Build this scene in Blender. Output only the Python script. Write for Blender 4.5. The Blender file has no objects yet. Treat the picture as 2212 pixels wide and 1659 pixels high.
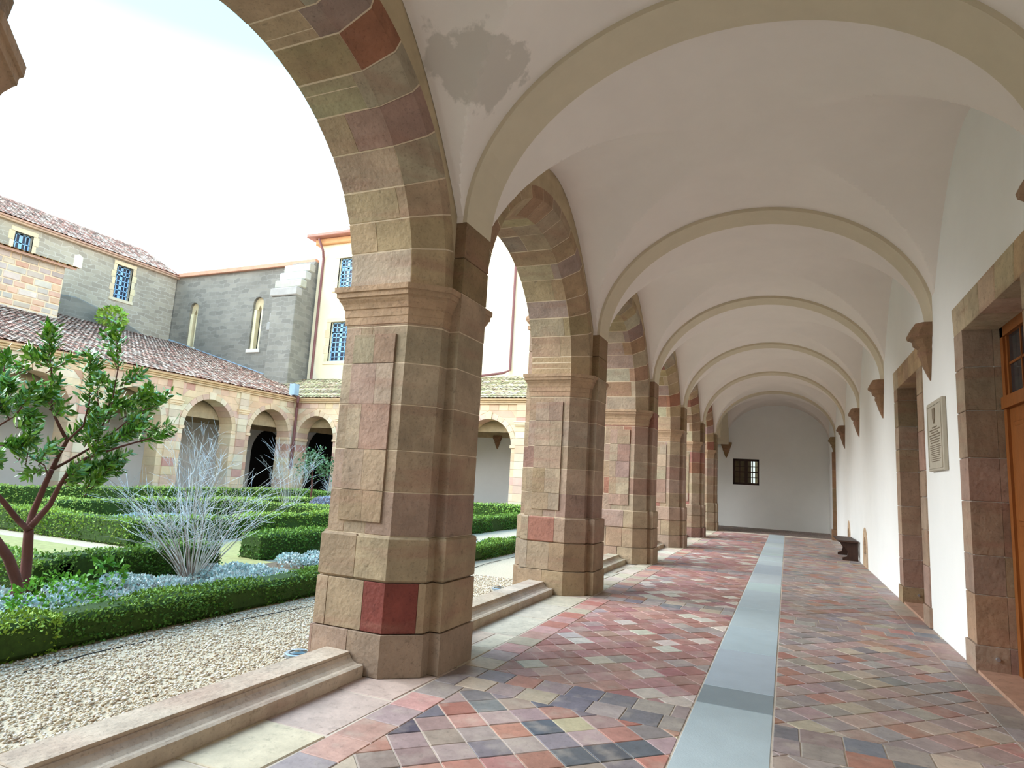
import bpy, bmesh, math, random
import numpy as np
from mathutils import Vector, Matrix
from mathutils.geometry import tessellate_polygon
random.seed(7); RNG = np.random.default_rng(11)
PI = math.pi
scene = bpy.context.scene
COL = scene.collection

# ------------------------------------------------------------------ camera
W, H = 2212, 1659
F_PX, YAW, PITCH, ROLL, EYE = 1366.4, -0.4140, 0.1482, 0.0568, 1.6
_cy, _sy, _cp, _sp = math.cos(YAW), math.sin(YAW), math.cos(PITCH), math.sin(PITCH)
FW = Vector((_sy*_cp, _cy*_cp, _sp)); _r = Vector((_cy, -_sy, 0)); _u = _r.cross(FW)
RT = _r*math.cos(ROLL) + _u*math.sin(ROLL); UP = _u*math.cos(ROLL) - _r*math.sin(ROLL)
cam_data = bpy.data.cameras.new('camera'); cam = bpy.data.objects.new('camera', cam_data)
COL.objects.link(cam)
cam_data.sensor_fit = 'HORIZONTAL'; cam_data.sensor_width = 36.0
cam_data.lens = F_PX/W*36.0; cam_data.clip_start = 0.05; cam_data.clip_end = 500
cam.matrix_world = Matrix(((RT.x, UP.x, -FW.x, 0), (RT.y, UP.y, -FW.y, 0), (RT.z, UP.z, -FW.z, EYE), (0, 0, 0, 1)))
scene.camera = cam
def ray(px, py): return FW + RT*((px-W/2)/F_PX) - UP*((py-H/2)/F_PX)
def proj(P):
    d = Vector(P) - Vector((0, 0, EYE)); z = d.dot(FW)
    if z < 0.05: return None
    return (W/2 + F_PX*d.dot(RT)/z, H/2 - F_PX*d.dot(UP)/z)

# ------------------------------------------------------------------ world, light, exposure
world = bpy.data.worlds.new('sky'); scene.world = world; world.use_nodes = True
nt = world.node_tree; nt.nodes.clear()
wo = nt.nodes.new('ShaderNodeOutputWorld'); bg = nt.nodes.new('ShaderNodeBackground')
tc = nt.nodes.new('ShaderNodeTexCoord'); sx = nt.nodes.new('ShaderNodeSeparateXYZ'); rp = nt.nodes.new('ShaderNodeValToRGB')
nt.links.new(tc.outputs['Generated'], sx.inputs[0]); nt.links.new(sx.outputs['Z'], rp.inputs[0])
rp.color_ramp.elements[0].position = 0.0; rp.color_ramp.elements[0].color = (0.93, 0.97, 1.0, 1)
rp.color_ramp.elements[1].position = 0.95; rp.color_ramp.elements[1].color = (0.15, 0.36, 0.66, 1)
e = rp.color_ramp.elements.new(0.32); e.color = (0.86, 0.95, 1.0, 1)
e = rp.color_ramp.elements.new(0.54); e.color = (0.20, 0.45, 0.62, 1)
nt.links.new(rp.outputs[0], bg.inputs[0]); nt.links.new(bg.outputs[0], wo.inputs[0])
bg.inputs[1].default_value = 1.38
sun_d = bpy.data.lights.new('sun', 'SUN'); sun_d.energy = 2.5; sun_d.angle = math.radians(60); sun_d.color = (0.95, 0.98, 1.0)
sun = bpy.data.objects.new('sun', sun_d); COL.objects.link(sun)
sun.rotation_euler = Vector((1.0, 0.48, -0.68)).to_track_quat('-Z', 'Y').to_euler()
vs = scene.view_settings
vs.view_transform = 'Standard'; vs.look = 'None'; vs.exposure = 1.6; vs.gamma = 1.0; vs.use_curve_mapping = False

# ------------------------------------------------------------------ materials
def lin(c):
    return tuple(((v/255)/12.92 if v/255 <= 0.04045 else ((v/255+0.055)/1.055)**2.4) for v in c)
def material(name, base=(200, 200, 200), src=None, var=0.12, scale=6.0, rough=0.85, bump=0.25, bscale=40.0,
             streak=None, stretch=(1, 1, 1), pits=None, spec=0.3):
    """base colour (own, object colour or attribute) x noise variation; fine bump"""
    m = bpy.data.materials.new(name); m.use_nodes = True; t = m.node_tree; N = t.nodes; L = t.links
    b = N['Principled BSDF']; b.inputs['Roughness'].default_value = rough; b.inputs['Specular IOR Level'].default_value = spec
    if src == 'object':
        s = N.new('ShaderNodeObjectInfo'); cout = s.outputs['Color']
    elif src == 'attr':
        s = N.new('ShaderNodeAttribute'); s.attribute_name = 'Col'; cout = s.outputs['Color']
    else:
        s = N.new('ShaderNodeRGB'); s.outputs[0].default_value = (*lin(base), 1); cout = s.outputs[0]
    co = N.new('ShaderNodeTexCoord'); mp = N.new('ShaderNodeMapping'); mp.inputs['Scale'].default_value = stretch
    L.new(co.outputs['Object'], mp.inputs[0])
    if var:
        n = N.new('ShaderNodeTexNoise'); n.inputs['Scale'].default_value = scale; n.inputs['Detail'].default_value = 6
        n.inputs['Roughness'].default_value = 0.62
        L.new(mp.outputs[0], n.inputs['Vector'])
        mr = N.new('ShaderNodeMapRange'); mr.inputs['From Min'].default_value = 0.25; mr.inputs['From Max'].default_value = 0.75
        mr.inputs['To Min'].default_value = 1-var; mr.inputs['To Max'].default_value = 1+var*0.8
        L.new(n.outputs['Fac'], mr.inputs['Value'])
        mx = N.new('ShaderNodeMix'); mx.data_type = 'RGBA'; mx.blend_type = 'MULTIPLY'; mx.inputs['Factor'].default_value = 1
        L.new(cout, mx.inputs['A']); L.new(mr.outputs[0], mx.inputs['B']); cout = mx.outputs['Result']
    if streak:      # second tint in soft bedding streaks
        n2 = N.new('ShaderNodeTexNoise'); n2.inputs['Scale'].default_value = streak[1]; n2.inputs['Detail'].default_value = 5
        m2 = N.new('ShaderNodeMapping'); m2.inputs['Scale'].default_value = streak[3]; m2.inputs['Rotation'].default_value = (0.25, 0.2, 0)
        L.new(co.outputs['Object'], m2.inputs[0]); L.new(m2.outputs[0], n2.inputs['Vector'])
        cr = N.new('ShaderNodeValToRGB'); cr.color_ramp.elements[0].position = 0.52; cr.color_ramp.elements[1].position = 0.70
        cr.color_ramp.elements[0].color = (0, 0, 0, 1); cr.color_ramp.elements[1].color = (streak[2],)*3 + (1,)
        L.new(n2.outputs['Fac'], cr.inputs[0])
        mx = N.new('ShaderNodeMix'); mx.data_type = 'RGBA'
        L.new(cr.outputs[0], mx.inputs['Factor']); L.new(cout, mx.inputs['A']); mx.inputs['B'].default_value = (*lin(streak[0]), 1)
        cout = mx.outputs['Result']
    if pits:        # scattered pits and dark weathering spots
        for sc_, lo_, hi_, amt in pits:
            n4 = N.new('ShaderNodeTexNoise'); n4.inputs['Scale'].default_value = sc_; n4.inputs['Detail'].default_value = 8; n4.inputs['Roughness'].default_value = 0.7
            L.new(co.outputs['Object'], n4.inputs['Vector'])
            mr = N.new('ShaderNodeMapRange'); mr.inputs['From Min'].default_value = lo_; mr.inputs['From Max'].default_value = hi_
            mr.inputs['To Min'].default_value = 1-amt; mr.inputs['To Max'].default_value = 1.0; L.new(n4.outputs['Fac'], mr.inputs['Value'])
            mx = N.new('ShaderNodeMix'); mx.data_type = 'RGBA'; mx.blend_type = 'MULTIPLY'; mx.inputs['Factor'].default_value = 1
            L.new(cout, mx.inputs['A']); L.new(mr.outputs[0], mx.inputs['B']); cout = mx.outputs['Result']
    L.new(cout, b.inputs['Base Color'])
    if bump:
        n3 = N.new('ShaderNodeTexNoise'); n3.inputs['Scale'].default_value = bscale; n3.inputs['Detail'].default_value = 5
        L.new(co.outputs['Object'], n3.inputs['Vector'])
        bp_ = N.new('ShaderNodeBump'); bp_.inputs['Strength'].default_value = bump; bp_.inputs['Distance'].default_value = 0.01
        L.new(n3.outputs['Fac'], bp_.inputs['Height']); L.new(bp_.outputs[0], b.inputs['Normal'])
    return m
M = {}
M['stone'] = material('sandstone', src='object', var=0.26, scale=4, bump=0.9, bscale=22, streak=((156, 112, 94), 2.0, 0.42, (0.55, 0.55, 3.4)), pits=((9, 0.30, 0.40, 0.35), (42, 0.34, 0.46, 0.28), (2.6, 0.3, 0.62, 0.18)))
M['stone_far'] = material('sandstone_far', src='object', var=0.14, scale=2.0, bump=0.3, bscale=12)
M['mortar'] = material('mortar', (214, 192, 164), var=0.12, scale=12, bump=0.4, bscale=60)
M['mortar_far'] = material('mortar_far', (222, 200, 168), var=0.1, scale=3)
M['tile'] = material('terracotta_tile', src='object', pits=((26, 0.33, 0.46, 0.25),), var=0.24, scale=9, rough=0.55, bump=0.25, bscale=30, streak=((190, 176, 160), 6.0, 0.35, (1, 1, 1)), spec=0.4)
M['tile_attr'] = material('terracotta_field', src='attr', pits=((26, 0.33, 0.46, 0.25),), var=0.24, scale=9, rough=0.55, bump=0.25, bscale=30, streak=((190, 176, 160), 6.0, 0.35, (1, 1, 1)), spec=0.4)
M['grout'] = material('grout', (206, 190, 172), var=0.15, scale=14, rough=0.9)
M['slab'] = material('grey_slab', src='object', var=0.07, scale=4, rough=0.5, bump=0.15, bscale=90, spec=0.4)
M['flag'] = material('flagstone', src='object', pits=((14, 0.32, 0.46, 0.3),), var=0.22, scale=6, rough=0.7, bump=0.5, bscale=18)
M['white'] = material('white_plaster', (240, 238, 233), var=0.03, scale=1.3, rough=0.9, bump=0.12, bscale=9)
M['rib'] = material('rib_plaster', (212, 198, 172), var=0.05, scale=3, rough=0.9, bump=0.1, bscale=30)
M['lunette'] = material('lunette_plaster', (186, 166, 134), var=0.2, scale=3.5, rough=0.9, bump=0.3, bscale=20)
M['wood_dark'] = material('dark_wood', (58, 36, 26), var=0.3, scale=5, stretch=(6, 1, 1), rough=0.5)
M['wood'] = material('oak_door', (142, 84, 40), var=0.25, scale=4, stretch=(8, 8, 0.8), rough=0.45)
M['iron'] = material('dark_iron', (38, 34, 32), var=0.1, rough=0.5)
M['plaque'] = material('plaque_stone', (178, 168, 150), var=0.08, scale=7, bump=0.2, bscale=50)
M['plaque_cut'] = material('plaque_letters', (128, 114, 96), var=0.1, scale=30)
M['rubble'] = None
M['plaster_far'] = material('ochre_render', (232, 216, 182), var=0.12, scale=0.6, rough=0.95, streak=((206, 208, 206), 0.5, 0.6, (1, 1, 0.6)))
M['surround'] = material('dressed_surround', (226, 204, 160), var=0.1, scale=2)
M['blue'] = material('blue_paint', (150, 196, 232), var=0.05, scale=3, rough=0.5)
M['pipe'] = material('brown_pipe', (122, 78, 76), var=0.08, rough=0.5)
M['lead'] = material('lead_sheet', (150, 172, 190), var=0.12, scale=3, rough=0.4)
M['roof'] = material('canal_tile', src='attr', var=0.15, scale=5, rough=0.85)
M['roof_obj'] = material('canal_tile_near', src='object', var=0.15, scale=5, rough=0.85)
M['roof_base'] = material('roof_bed', (196, 160, 140), var=0.2, scale=4)
M['leaf'] = material('box_leaf', src='attr', var=0, rough=0.55, bump=0, spec=0.25)
M['leaf_obj'] = material('glossy_leaf', src='object', var=0, rough=0.28, bump=0, spec=0.5)
M['leaf_attr'] = material('glossy_leaves', src='attr', var=0, rough=0.28, bump=0, spec=0.5)
M['hedge_core'] = material('hedge_inside', (52, 74, 22), var=0.4, scale=20)
M['bark'] = material('red_bark', (104, 62, 52), var=0.25, scale=9, stretch=(1, 1, 0.3), bump=0.5, bscale=30)
M['twig'] = material('silver_twig', src='attr', var=0, rough=0.8, bump=0)
M['gravel'] = material('gravel_ground', (204, 186, 158), var=0.35, scale=55, bump=0.8, bscale=70, rough=0.95)
M['pebble'] = material('pebble', src='attr', var=0, rough=0.85, bump=0)
M['lawn'] = material('winter_lawn', (164, 156, 100), var=0.25, scale=9, bump=0.6, bscale=60, rough=0.95)
M['soil'] = material('bed_soil', (110, 92, 72), var=0.3, scale=18, bump=0.7, bscale=50, rough=0.95)
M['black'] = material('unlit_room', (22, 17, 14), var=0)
M['metal'] = material('brushed_metal', (176, 182, 190), var=0.05, rough=0.3); M['metal'].node_tree.nodes['Principled BSDF'].inputs['Metallic'].default_value = 0.7
def glass_mat():
    m = bpy.data.materials.new('window_glass'); m.use_nodes = True; b = m.node_tree.nodes['Principled BSDF']
    b.inputs['Base Color'].default_value = (0.03, 0.035, 0.04, 1); b.inputs['Roughness'].default_value = 0.06
    b.inputs['Specular IOR Level'].default_value = 0.8
    return m
M['glass'] = glass_mat()
def clear_mat():
    m = bpy.data.materials.new('clear_glass'); m.use_nodes = True; t = m.node_tree; N = t.nodes
    tr = N.new('ShaderNodeBsdfTransparent'); tr.inputs[0].default_value = (0.55, 0.58, 0.55, 1); gl = N.new('ShaderNodeBsdfGlossy'); gl.inputs['Roughness'].default_value = 0.05
    mx = N.new('ShaderNodeMixShader'); mx.inputs[0].default_value = 0.12
    t.links.new(tr.outputs[0], mx.inputs[1]); t.links.new(gl.outputs[0], mx.inputs[2]); t.links.new(mx.outputs[0], N['Material Output'].inputs[0])
    return m
M['clear'] = clear_mat()
M['glass_far'] = material('far_pane', (44, 50, 66), var=0, rough=0.3, bump=0)
def rubble_mat(name, c1, c2, mortar, sc, row=0.24, bw=0.55):
    m = material(name, c1, var=0); t = m.node_tree; N = t.nodes; L = t.links; b = N['Principled BSDF']
    co = N.new('ShaderNodeTexCoord'); sp = N.new('ShaderNodeSeparateXYZ'); L.new(co.outputs['Object'], sp.inputs[0])
    ad = N.new('ShaderNodeMath'); L.new(sp.outputs['X'], ad.inputs[0]); L.new(sp.outputs['Y'], ad.inputs[1])
    n = N.new('ShaderNodeTexNoise'); n.inputs['Scale'].default_value = 1.3; n.inputs['Detail'].default_value = 3; L.new(co.outputs['Object'], n.inputs['Vector'])
    cb = N.new('ShaderNodeCombineXYZ'); L.new(ad.outputs[0], cb.inputs['X']); L.new(sp.outputs['Z'], cb.inputs['Y'])
    vm = N.new('ShaderNodeVectorMath'); vm.operation = 'MULTIPLY_ADD'; vm.inputs[1].default_value = (0.7, 0.5, 0); L.new(n.outputs['Color'], vm.inputs[0]); L.new(cb.outputs[0], vm.inputs[2])
    br = N.new('ShaderNodeTexBrick'); br.inputs['Scale'].default_value = sc; br.inputs['Brick Width'].default_value = bw; br.inputs['Row Height'].default_value = row
    br.inputs['Mortar Size'].default_value = 0.018; br.inputs['Color1'].default_value = (*lin(c1), 1); br.inputs['Color2'].default_value = (*lin(c2), 1); br.inputs['Mortar'].default_value = (*lin(mortar), 1)
    L.new(vm.outputs[0], br.inputs['Vector'])
    n2 = N.new('ShaderNodeTexNoise'); n2.inputs['Scale'].default_value = 0.35; n2.inputs['Detail'].default_value = 8; L.new(co.outputs['Object'], n2.inputs['Vector'])
    mr = N.new('ShaderNodeMapRange'); mr.inputs['From Min'].default_value = 0.3; mr.inputs['From Max'].default_value = 0.7; mr.inputs['To Min'].default_value = 0.78; mr.inputs['To Max'].default_value = 1.15; L.new(n2.outputs['Fac'], mr.inputs['Value'])
    mx = N.new('ShaderNodeMix'); mx.data_type = 'RGBA'; mx.blend_type = 'MULTIPLY'; mx.inputs['Factor'].default_value = 1
    L.new(br.outputs['Color'], mx.inputs['A']); L.new(mr.outputs[0], mx.inputs['B']); L.new(mx.outputs['Result'], b.inputs['Base Color'])
    return m
M['rubble'] = rubble_mat('rubble_wall', (180, 170, 150), (156, 146, 130), (186, 178, 162), 0.85)
M['church'] = rubble_mat('church_ashlar', (142, 137, 125), (120, 116, 107), (140, 136, 127), 0.85)
def vault_mat():
    """old limewash; flaked grey patch on the web beside the first rib"""
    m = material('vault_limewash', (238, 227, 217), var=0.04, scale=1.5, rough=0.92, bump=0.12, bscale=10)
    t = m.node_tree; N = t.nodes; L = t.links; b = N['Principled BSDF']; src = b.inputs['Base Color'].links[0].from_socket
    co = N.new('ShaderNodeTexCoord'); d = N.new('ShaderNodeVectorMath'); d.operation = 'DISTANCE'; d.inputs[1].default_value = (-2.28, 4.2, 4.95)
    L.new(co.outputs['Object'], d.inputs[0])
    n = N.new('ShaderNodeTexNoise'); n.inputs['Scale'].default_value = 2.6; n.inputs['Detail'].default_value = 7; n.inputs['Roughness'].default_value = 0.6; L.new(co.outputs['Object'], n.inputs['Vector'])
    a = N.new('ShaderNodeMath'); a.operation = 'MULTIPLY_ADD'; a.inputs[1].default_value = -0.75; L.new(d.outputs['Value'], a.inputs[0]); L.new(n.outputs['Fac'], a.inputs[2])
    cr = N.new('ShaderNodeValToRGB'); cr.color_ramp.elements[0].position = 0.20; cr.color_ramp.elements[1].position = 0.25; L.new(a.outputs[0], cr.inputs[0])
    cr.color_ramp.elements[0].color = (0, 0, 0, 1); cr.color_ramp.elements[1].color = (0.45,)*3 + (1,)
    mx = N.new('ShaderNodeMix'); mx.data_type = 'RGBA'; L.new(cr.outputs[0], mx.inputs['Factor']); L.new(src, mx.inputs['A'])
    mx.inputs['B'].default_value = (*lin((166, 157, 142)), 1); L.new(mx.outputs['Result'], b.inputs['Base Color'])
    return m
M['vault'] = vault_mat()

# ------------------------------------------------------------------ helpers
def tag(o, label=None, cat=None, group=None, kind=None):
    if label: o['label'] = label
    if cat: o['category'] = cat
    if group: o['group'] = group
    if kind: o['kind'] = kind
    return o
def thing(name, label, cat, loc=(0, 0, 0), group=None, kind=None):
    o = bpy.data.objects.new(name, None); COL.objects.link(o); o.location = loc; o.empty_display_size = 0.2
    return tag(o, label, cat, group, kind)
def adopt(o, parent):
    if parent is not None:
        o.parent = parent
        o.matrix_parent_inverse = Matrix.Translation(-Vector(parent.location)) if parent.parent is None else Matrix.Identity(4)
def mesh(name, V, Fs, mat, parent=None, color=None, smooth=False, fix=True):
    me = bpy.data.meshes.new(name); me.from_pydata([tuple(v) for v in V], [], Fs)
    if fix:
        bm = bmesh.new(); bm.from_mesh(me); bmesh.ops.recalc_face_normals(bm, faces=bm.faces); bm.to_mesh(me); bm.free()
    if smooth: me.polygons.foreach_set('use_smooth', [True]*len(me.polygons))
    me.materials.append(M[mat] if isinstance(mat, str) else mat)
    o = bpy.data.objects.new(name, me); COL.objects.link(o)
    if color: o.color = (*lin(color), 1)
    adopt(o, parent)
    return o
def fastmesh(name, V, T, mat, parent=None, colors=None):
    """numpy soup: V (n,3), T (m,3 or 4) ; colors per vertex (linear)"""
    me = bpy.data.meshes.new(name); k = T.shape[1]
    me.vertices.add(len(V)); me.vertices.foreach_set('co', V.astype(np.float32).ravel())
    me.loops.add(T.size); me.loops.foreach_set('vertex_index', T.astype(np.int32).ravel())
    me.polygons.add(len(T)); me.polygons.foreach_set('loop_start', np.arange(0, T.size, k, dtype=np.int32))
    me.update(calc_edges=True)
    if colors is not None:
        ca = me.color_attributes.new('Col', 'FLOAT_COLOR', 'POINT')
        c4 = np.ones((len(V), 4), np.float32); c4[:, :3] = colors; ca.data.foreach_set('color', c4.ravel())
    me.materials.append(M[mat]); o = bpy.data.objects.new(name, me); COL.objects.link(o); adopt(o, parent)
    return o
class Bag:
    """collects pieces into one mesh"""
    def __init__(s): s.V = []; s.F = []; s.C = []
    def add(s, V, Fs, c=None):
        b = len(s.V); s.V += [tuple(v) for v in V]; s.F += [tuple(i+b for i in f) for f in Fs]
        s.C += [lin(c) if c else (1, 1, 1)]*len(V)
    def box(s, a, b, c=None): s.add(*boxvf(a, b), c)
    def build(s, name, mat, parent=None, color=None, attr=False, smooth=False):
        o = mesh(name, s.V, s.F, mat, parent, color, smooth)
        if attr:
            ca = o.data.color_attributes.new('Col', 'FLOAT_COLOR', 'POINT')
            c4 = np.ones((len(s.V), 4), np.float32); c4[:, :3] = np.array(s.C); ca.data.foreach_set('color', c4.ravel())
        return o
def boxvf(a, b):
    x0, y0, z0 = a; x1, y1, z1 = b
    V = [(x0, y0, z0), (x1, y0, z0), (x1, y1, z0), (x0, y1, z0), (x0, y0, z1), (x1, y0, z1), (x1, y1, z1), (x0, y1, z1)]
    return V, [(0, 3, 2, 1), (4, 5, 6, 7), (0, 1, 5, 4), (1, 2, 6, 5), (2, 3, 7, 6), (3, 0, 4, 7)]
def box(name, a, b, mat, parent=None, color=None): return mesh(name, *boxvf(a, b), mat, parent, color)
def offset(poly, d):
    """mitred offset of a CCW polygon (d > 0 outwards)"""
    n = len(poly); out = []
    for i in range(n):
        p0, p1, p2 = poly[i-1], poly[i], poly[(i+1) % n]
        e1 = (p1[0]-p0[0], p1[1]-p0[1]); e2 = (p2[0]-p1[0], p2[1]-p1[1])
        l1 = math.hypot(*e1) or 1e-9; l2 = math.hypot(*e2) or 1e-9
        n1 = (e1[1]/l1, -e1[0]/l1); n2 = (e2[1]/l2, -e2[0]/l2)
        k = 1 + n1[0]*n2[0] + n1[1]*n2[1]
        if k < 0.25: k = 0.25
        out.append((p1[0] + d*(n1[0]+n2[0])/k, p1[1] + d*(n1[1]+n2[1])/k))
    return out
def area(p): return 0.5*sum(p[i-1][0]*p[i][1]-p[i][0]*p[i-1][1] for i in range(len(p)))
def ccw(p): return p if area(p) > 0 else p[::-1]
def clip(poly, ax, v, keep):
    """half-plane clip; keep = +1 keeps coord >= v"""
    out = []; n = len(poly)
    for i in range(n):
        a, b = poly[i-1], poly[i]; da = (a[ax]-v)*keep; db = (b[ax]-v)*keep
        if (da >= 0) != (db >= 0):
            t = da/(da-db); out.append((a[0]+t*(b[0]-a[0]), a[1]+t*(b[1]-a[1])))
        if db >= 0: out.append(b)
    res = []
    for q in out:
        if not res or math.hypot(q[0]-res[-1][0], q[1]-res[-1][1]) > 1e-4: res.append(q)
    if len(res) > 1 and math.hypot(res[0][0]-res[-1][0], res[0][1]-res[-1][1]) < 1e-4: res.pop()
    return res if len(res) >= 3 and abs(area(res)) > 1e-4 else []
def clipline(poly, nx, ny, c):
    """keep nx*x+ny*y <= c"""
    out = []; n = len(poly)
    for i in range(n):
        a, b = poly[i-1], poly[i]; da = c-nx*a[0]-ny*a[1]; db = c-nx*b[0]-ny*b[1]
        if (da >= 0) != (db >= 0):
            t = da/(da-db); out.append((a[0]+t*(b[0]-a[0]), a[1]+t*(b[1]-a[1])))
        if db >= 0: out.append(b)
    return out
def rings(levels, mp):
    """loft polygons [(poly, w), ...] of equal vertex count through mp(u, v, w); capped"""
    V = []; Fs = []; n = len(levels[0][0])
    for p, w in levels: V += [mp(u, v, w) for u, v in p]
    for k in range(len(levels)-1):
        for i in range(n):
            j = (i+1) % n; Fs.append((k*n+i, k*n+j, (k+1)*n+j, (k+1)*n+i))
    Fs.append(tuple(range(n-1, -1, -1))); Fs.append(tuple(range((len(levels)-1)*n, len(levels)*n)))
    return V, Fs
def prism(poly, w0, w1, mp, bev=0.006):
    poly = ccw(poly)
    if bev <= 0: return rings([(poly, w0), (poly, w1)], mp)
    ins = offset(poly, -bev)
    return rings([(ins, w0), (poly, w0+bev), (poly, w1-bev), (ins, w1)], mp)
XY = lambda u, v, w: (u, v, w)
def tube(pts, rad, sides=6, closed=True):
    """tapered tube along points"""
    V = []; Fs = []; n = len(pts); pts = [Vector(p) for p in pts]
    if not hasattr(rad, '__len__'): rad = [rad]*n
    for i, p in enumerate(pts):
        t = (pts[min(i+1, n-1)] - pts[max(i-1, 0)]).normalized()
        a = t.cross(Vector((0.3, 0.9, 0.31))).normalized(); b = t.cross(a)
        for k in range(sides):
            g = 2*PI*k/sides; V.append(p + (a*math.cos(g) + b*math.sin(g))*rad[i])
    for i in range(n-1):
        for k in range(sides):
            k2 = (k+1) % sides; Fs.append((i*sides+k, i*sides+k2, (i+1)*sides+k2, (i+1)*sides+k))
    if closed: Fs.append(tuple(range(sides-1, -1, -1))); Fs.append(tuple((n-1)*sides+k for k in range(sides)))
    return V, Fs
def wall(name, mp, outer, holes, d0, d1, mat, parent=None, color=None, kind=None):
    """solid wall with through holes; polygons in (s, z); d0 visible face, d1 back face"""
    loops = [ccw(outer)] + [ccw(h)[::-1] for h in holes]
    tris = tessellate_polygon([[Vector((s, z, 0)) for s, z in l] for l in loops])
    flat = [q for l in loops for q in l]; n = len(flat)
    V = [mp(s, z, d0) for s, z in flat] + [mp(s, z, d1) for s, z in flat]
    Fs = [tuple(t) for t in tris] + [tuple(i+n for i in t[::-1]) for t in tris]
    b = 0
    for l in loops:
        k = len(l)
        for i in range(k): j = (i+1) % k; Fs.append((b+i, b+j, n+b+j, n+b+i))
        b += k
    o = mesh(name, V, Fs, mat, parent, color)
    if kind: o['kind'] = kind
    return o
def rect(s0, s1, z0, z1): return [(s0, z0), (s1, z0), (s1, z1), (s0, z1)]
def archhole(c, hw, z0, zs, n=14):
    return [(c-hw, z0), (c+hw, z0)] + [(c+hw*math.cos(a), zs+hw*math.sin(a)) for a in np.linspace(0, PI, n)]
def pick(pal): return random.choices([c for c, w in pal], [w for c, w in pal])[0]
def jit(c, a=8): 
    k = random.uniform(-a, a); return tuple(max(5, min(250, v + k + random.uniform(-a/2, a/2))) for v in c)

# ------------------------------------------------------------------ gallery dimensions (metres)
XR, XW, XA, XG = 1.70, -2.72, -2.95, -3.58          # right wall, left wall face, pier arris, garden face
XP, XP2 = -2.62, -3.74                              # gallery and garden pilaster faces
HB, HC, HP, HP2 = 0.56, 0.37, 0.245, 0.33            # pier half widths along the gallery
S = 4.44; ZS = 3.19; ZC = 3.86
YC = {k: 5.0 + S*(k-1) for k in range(-1, 7)}       # pier centres, pier 1 is the nearest in view
YC[0] = 0.74
YEND = 31.5; XC, AV, RISE = -0.46, 2.20, 1.78; ZV = 3.85
STONE = [((194, 170, 144), 5), ((190, 164, 136), 4), ((191, 165, 145), 4), ((186, 157, 139), 2.4), ((200, 180, 155), 3), ((178, 143, 127), 0.6), ((190, 168, 142), 2.0)]
STONE = [((c[0]*0.86, c[1]*0.84, c[2]*0.82), w) for c, w in STONE]
RED = (128, 66, 56)

# ------------------------------------------------------------------ floor
floor = tag(box('floor', (-3.62, -9.0, -0.30), (1.72, YEND, -0.006), 'grout'), 'paved cloister walk of diagonal terracotta tiles', None, kind='structure')
tiles = []      # (poly, colour)
TP_RED = [((158, 114, 108), 6), ((166, 125, 117), 4), ((174, 138, 129), 2), ((194, 182, 168), 2.2), ((158, 141, 135), 1), ((146, 129, 126), 1)]
TP_MIX = [((164, 114, 102), 3), ((174, 128, 113), 2), ((160, 138, 132), 3), ((126, 119, 122), 2), ((94, 94, 104), .8), ((188, 170, 146), 2), ((152, 130, 120), 2)]
TP_BRN = [((162, 136, 128), 4), ((164, 122, 108), 1.8), ((154, 138, 133), 3.5), ((176, 160, 143), 1.2), ((142, 133, 131), 1.8), ((158, 146, 141), 2)]
TP_BAND = [((156, 142, 137), 3), ((146, 131, 129), 3), ((124, 120, 124), 1.6), ((170, 120, 106), 1), ((182, 164, 142), 1)]
def inrect(poly, x0, x1, y0, y1):
    for ax, v, k in ((0, x0, 1), (0, x1, -1), (1, y0, 1), (1, y1, -1)):
        poly = clip(poly, ax, v, k)
        if not poly: return []
    return poly
def diag_field(x0, x1, y0, y1, t, pal):
    c = math.sqrt(0.5); R = int((x1-x0 + y1-y0)/t) + 4; cx, cy = x0, y0
    for i in range(-R, R):
        off = random.choice((0, 0.5, 0.3))*t if pal is not TP_MIX else 0
        for j in range(-R, R):
            a, b = i*t, j*t + off
            q = []
            for da, db in ((0, 0), (t, 0), (t, t), (0, t)):
                u, v = a+da, b+db; q.append((cx + (u+v)*c, cy + (v-u)*c))
            xs = [p[0] for p in q]; ys = [p[1] for p in q]
            if max(xs) < x0 or min(xs) > x1 or max(ys) < y0 or min(ys) > y1: continue
            q = inrect(ccw(q), x0, x1, y0, y1)
            if q: tiles.append((q, jit(pick(pal), 9)))
def row_field(x0, x1, y0, y1, tx, ty, pal, jitter=0.0):
    ny = max(1, round((y1-y0)/ty)); dy = (y1-y0)/ny
    for r in range(ny):
        x = x0 - random.uniform(0, 0.4)*tx*(jitter > 0)
        while x < x1-0.03:
            w = tx*(1 + random.uniform(-jitter, jitter)); a, b = max(x0, x), min(x1, x+w)
            if b-a > 0.02: tiles.append((rect(a, b, y0+r*dy, y0+(r+1)*dy), jit(pick(pal), 8)))
            x += w
XS0, XS1 = -0.66, -0.10                             # grey slab strip
XB0, XB1 = -2.56, -2.28                             # tile row along the flagstones
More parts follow.
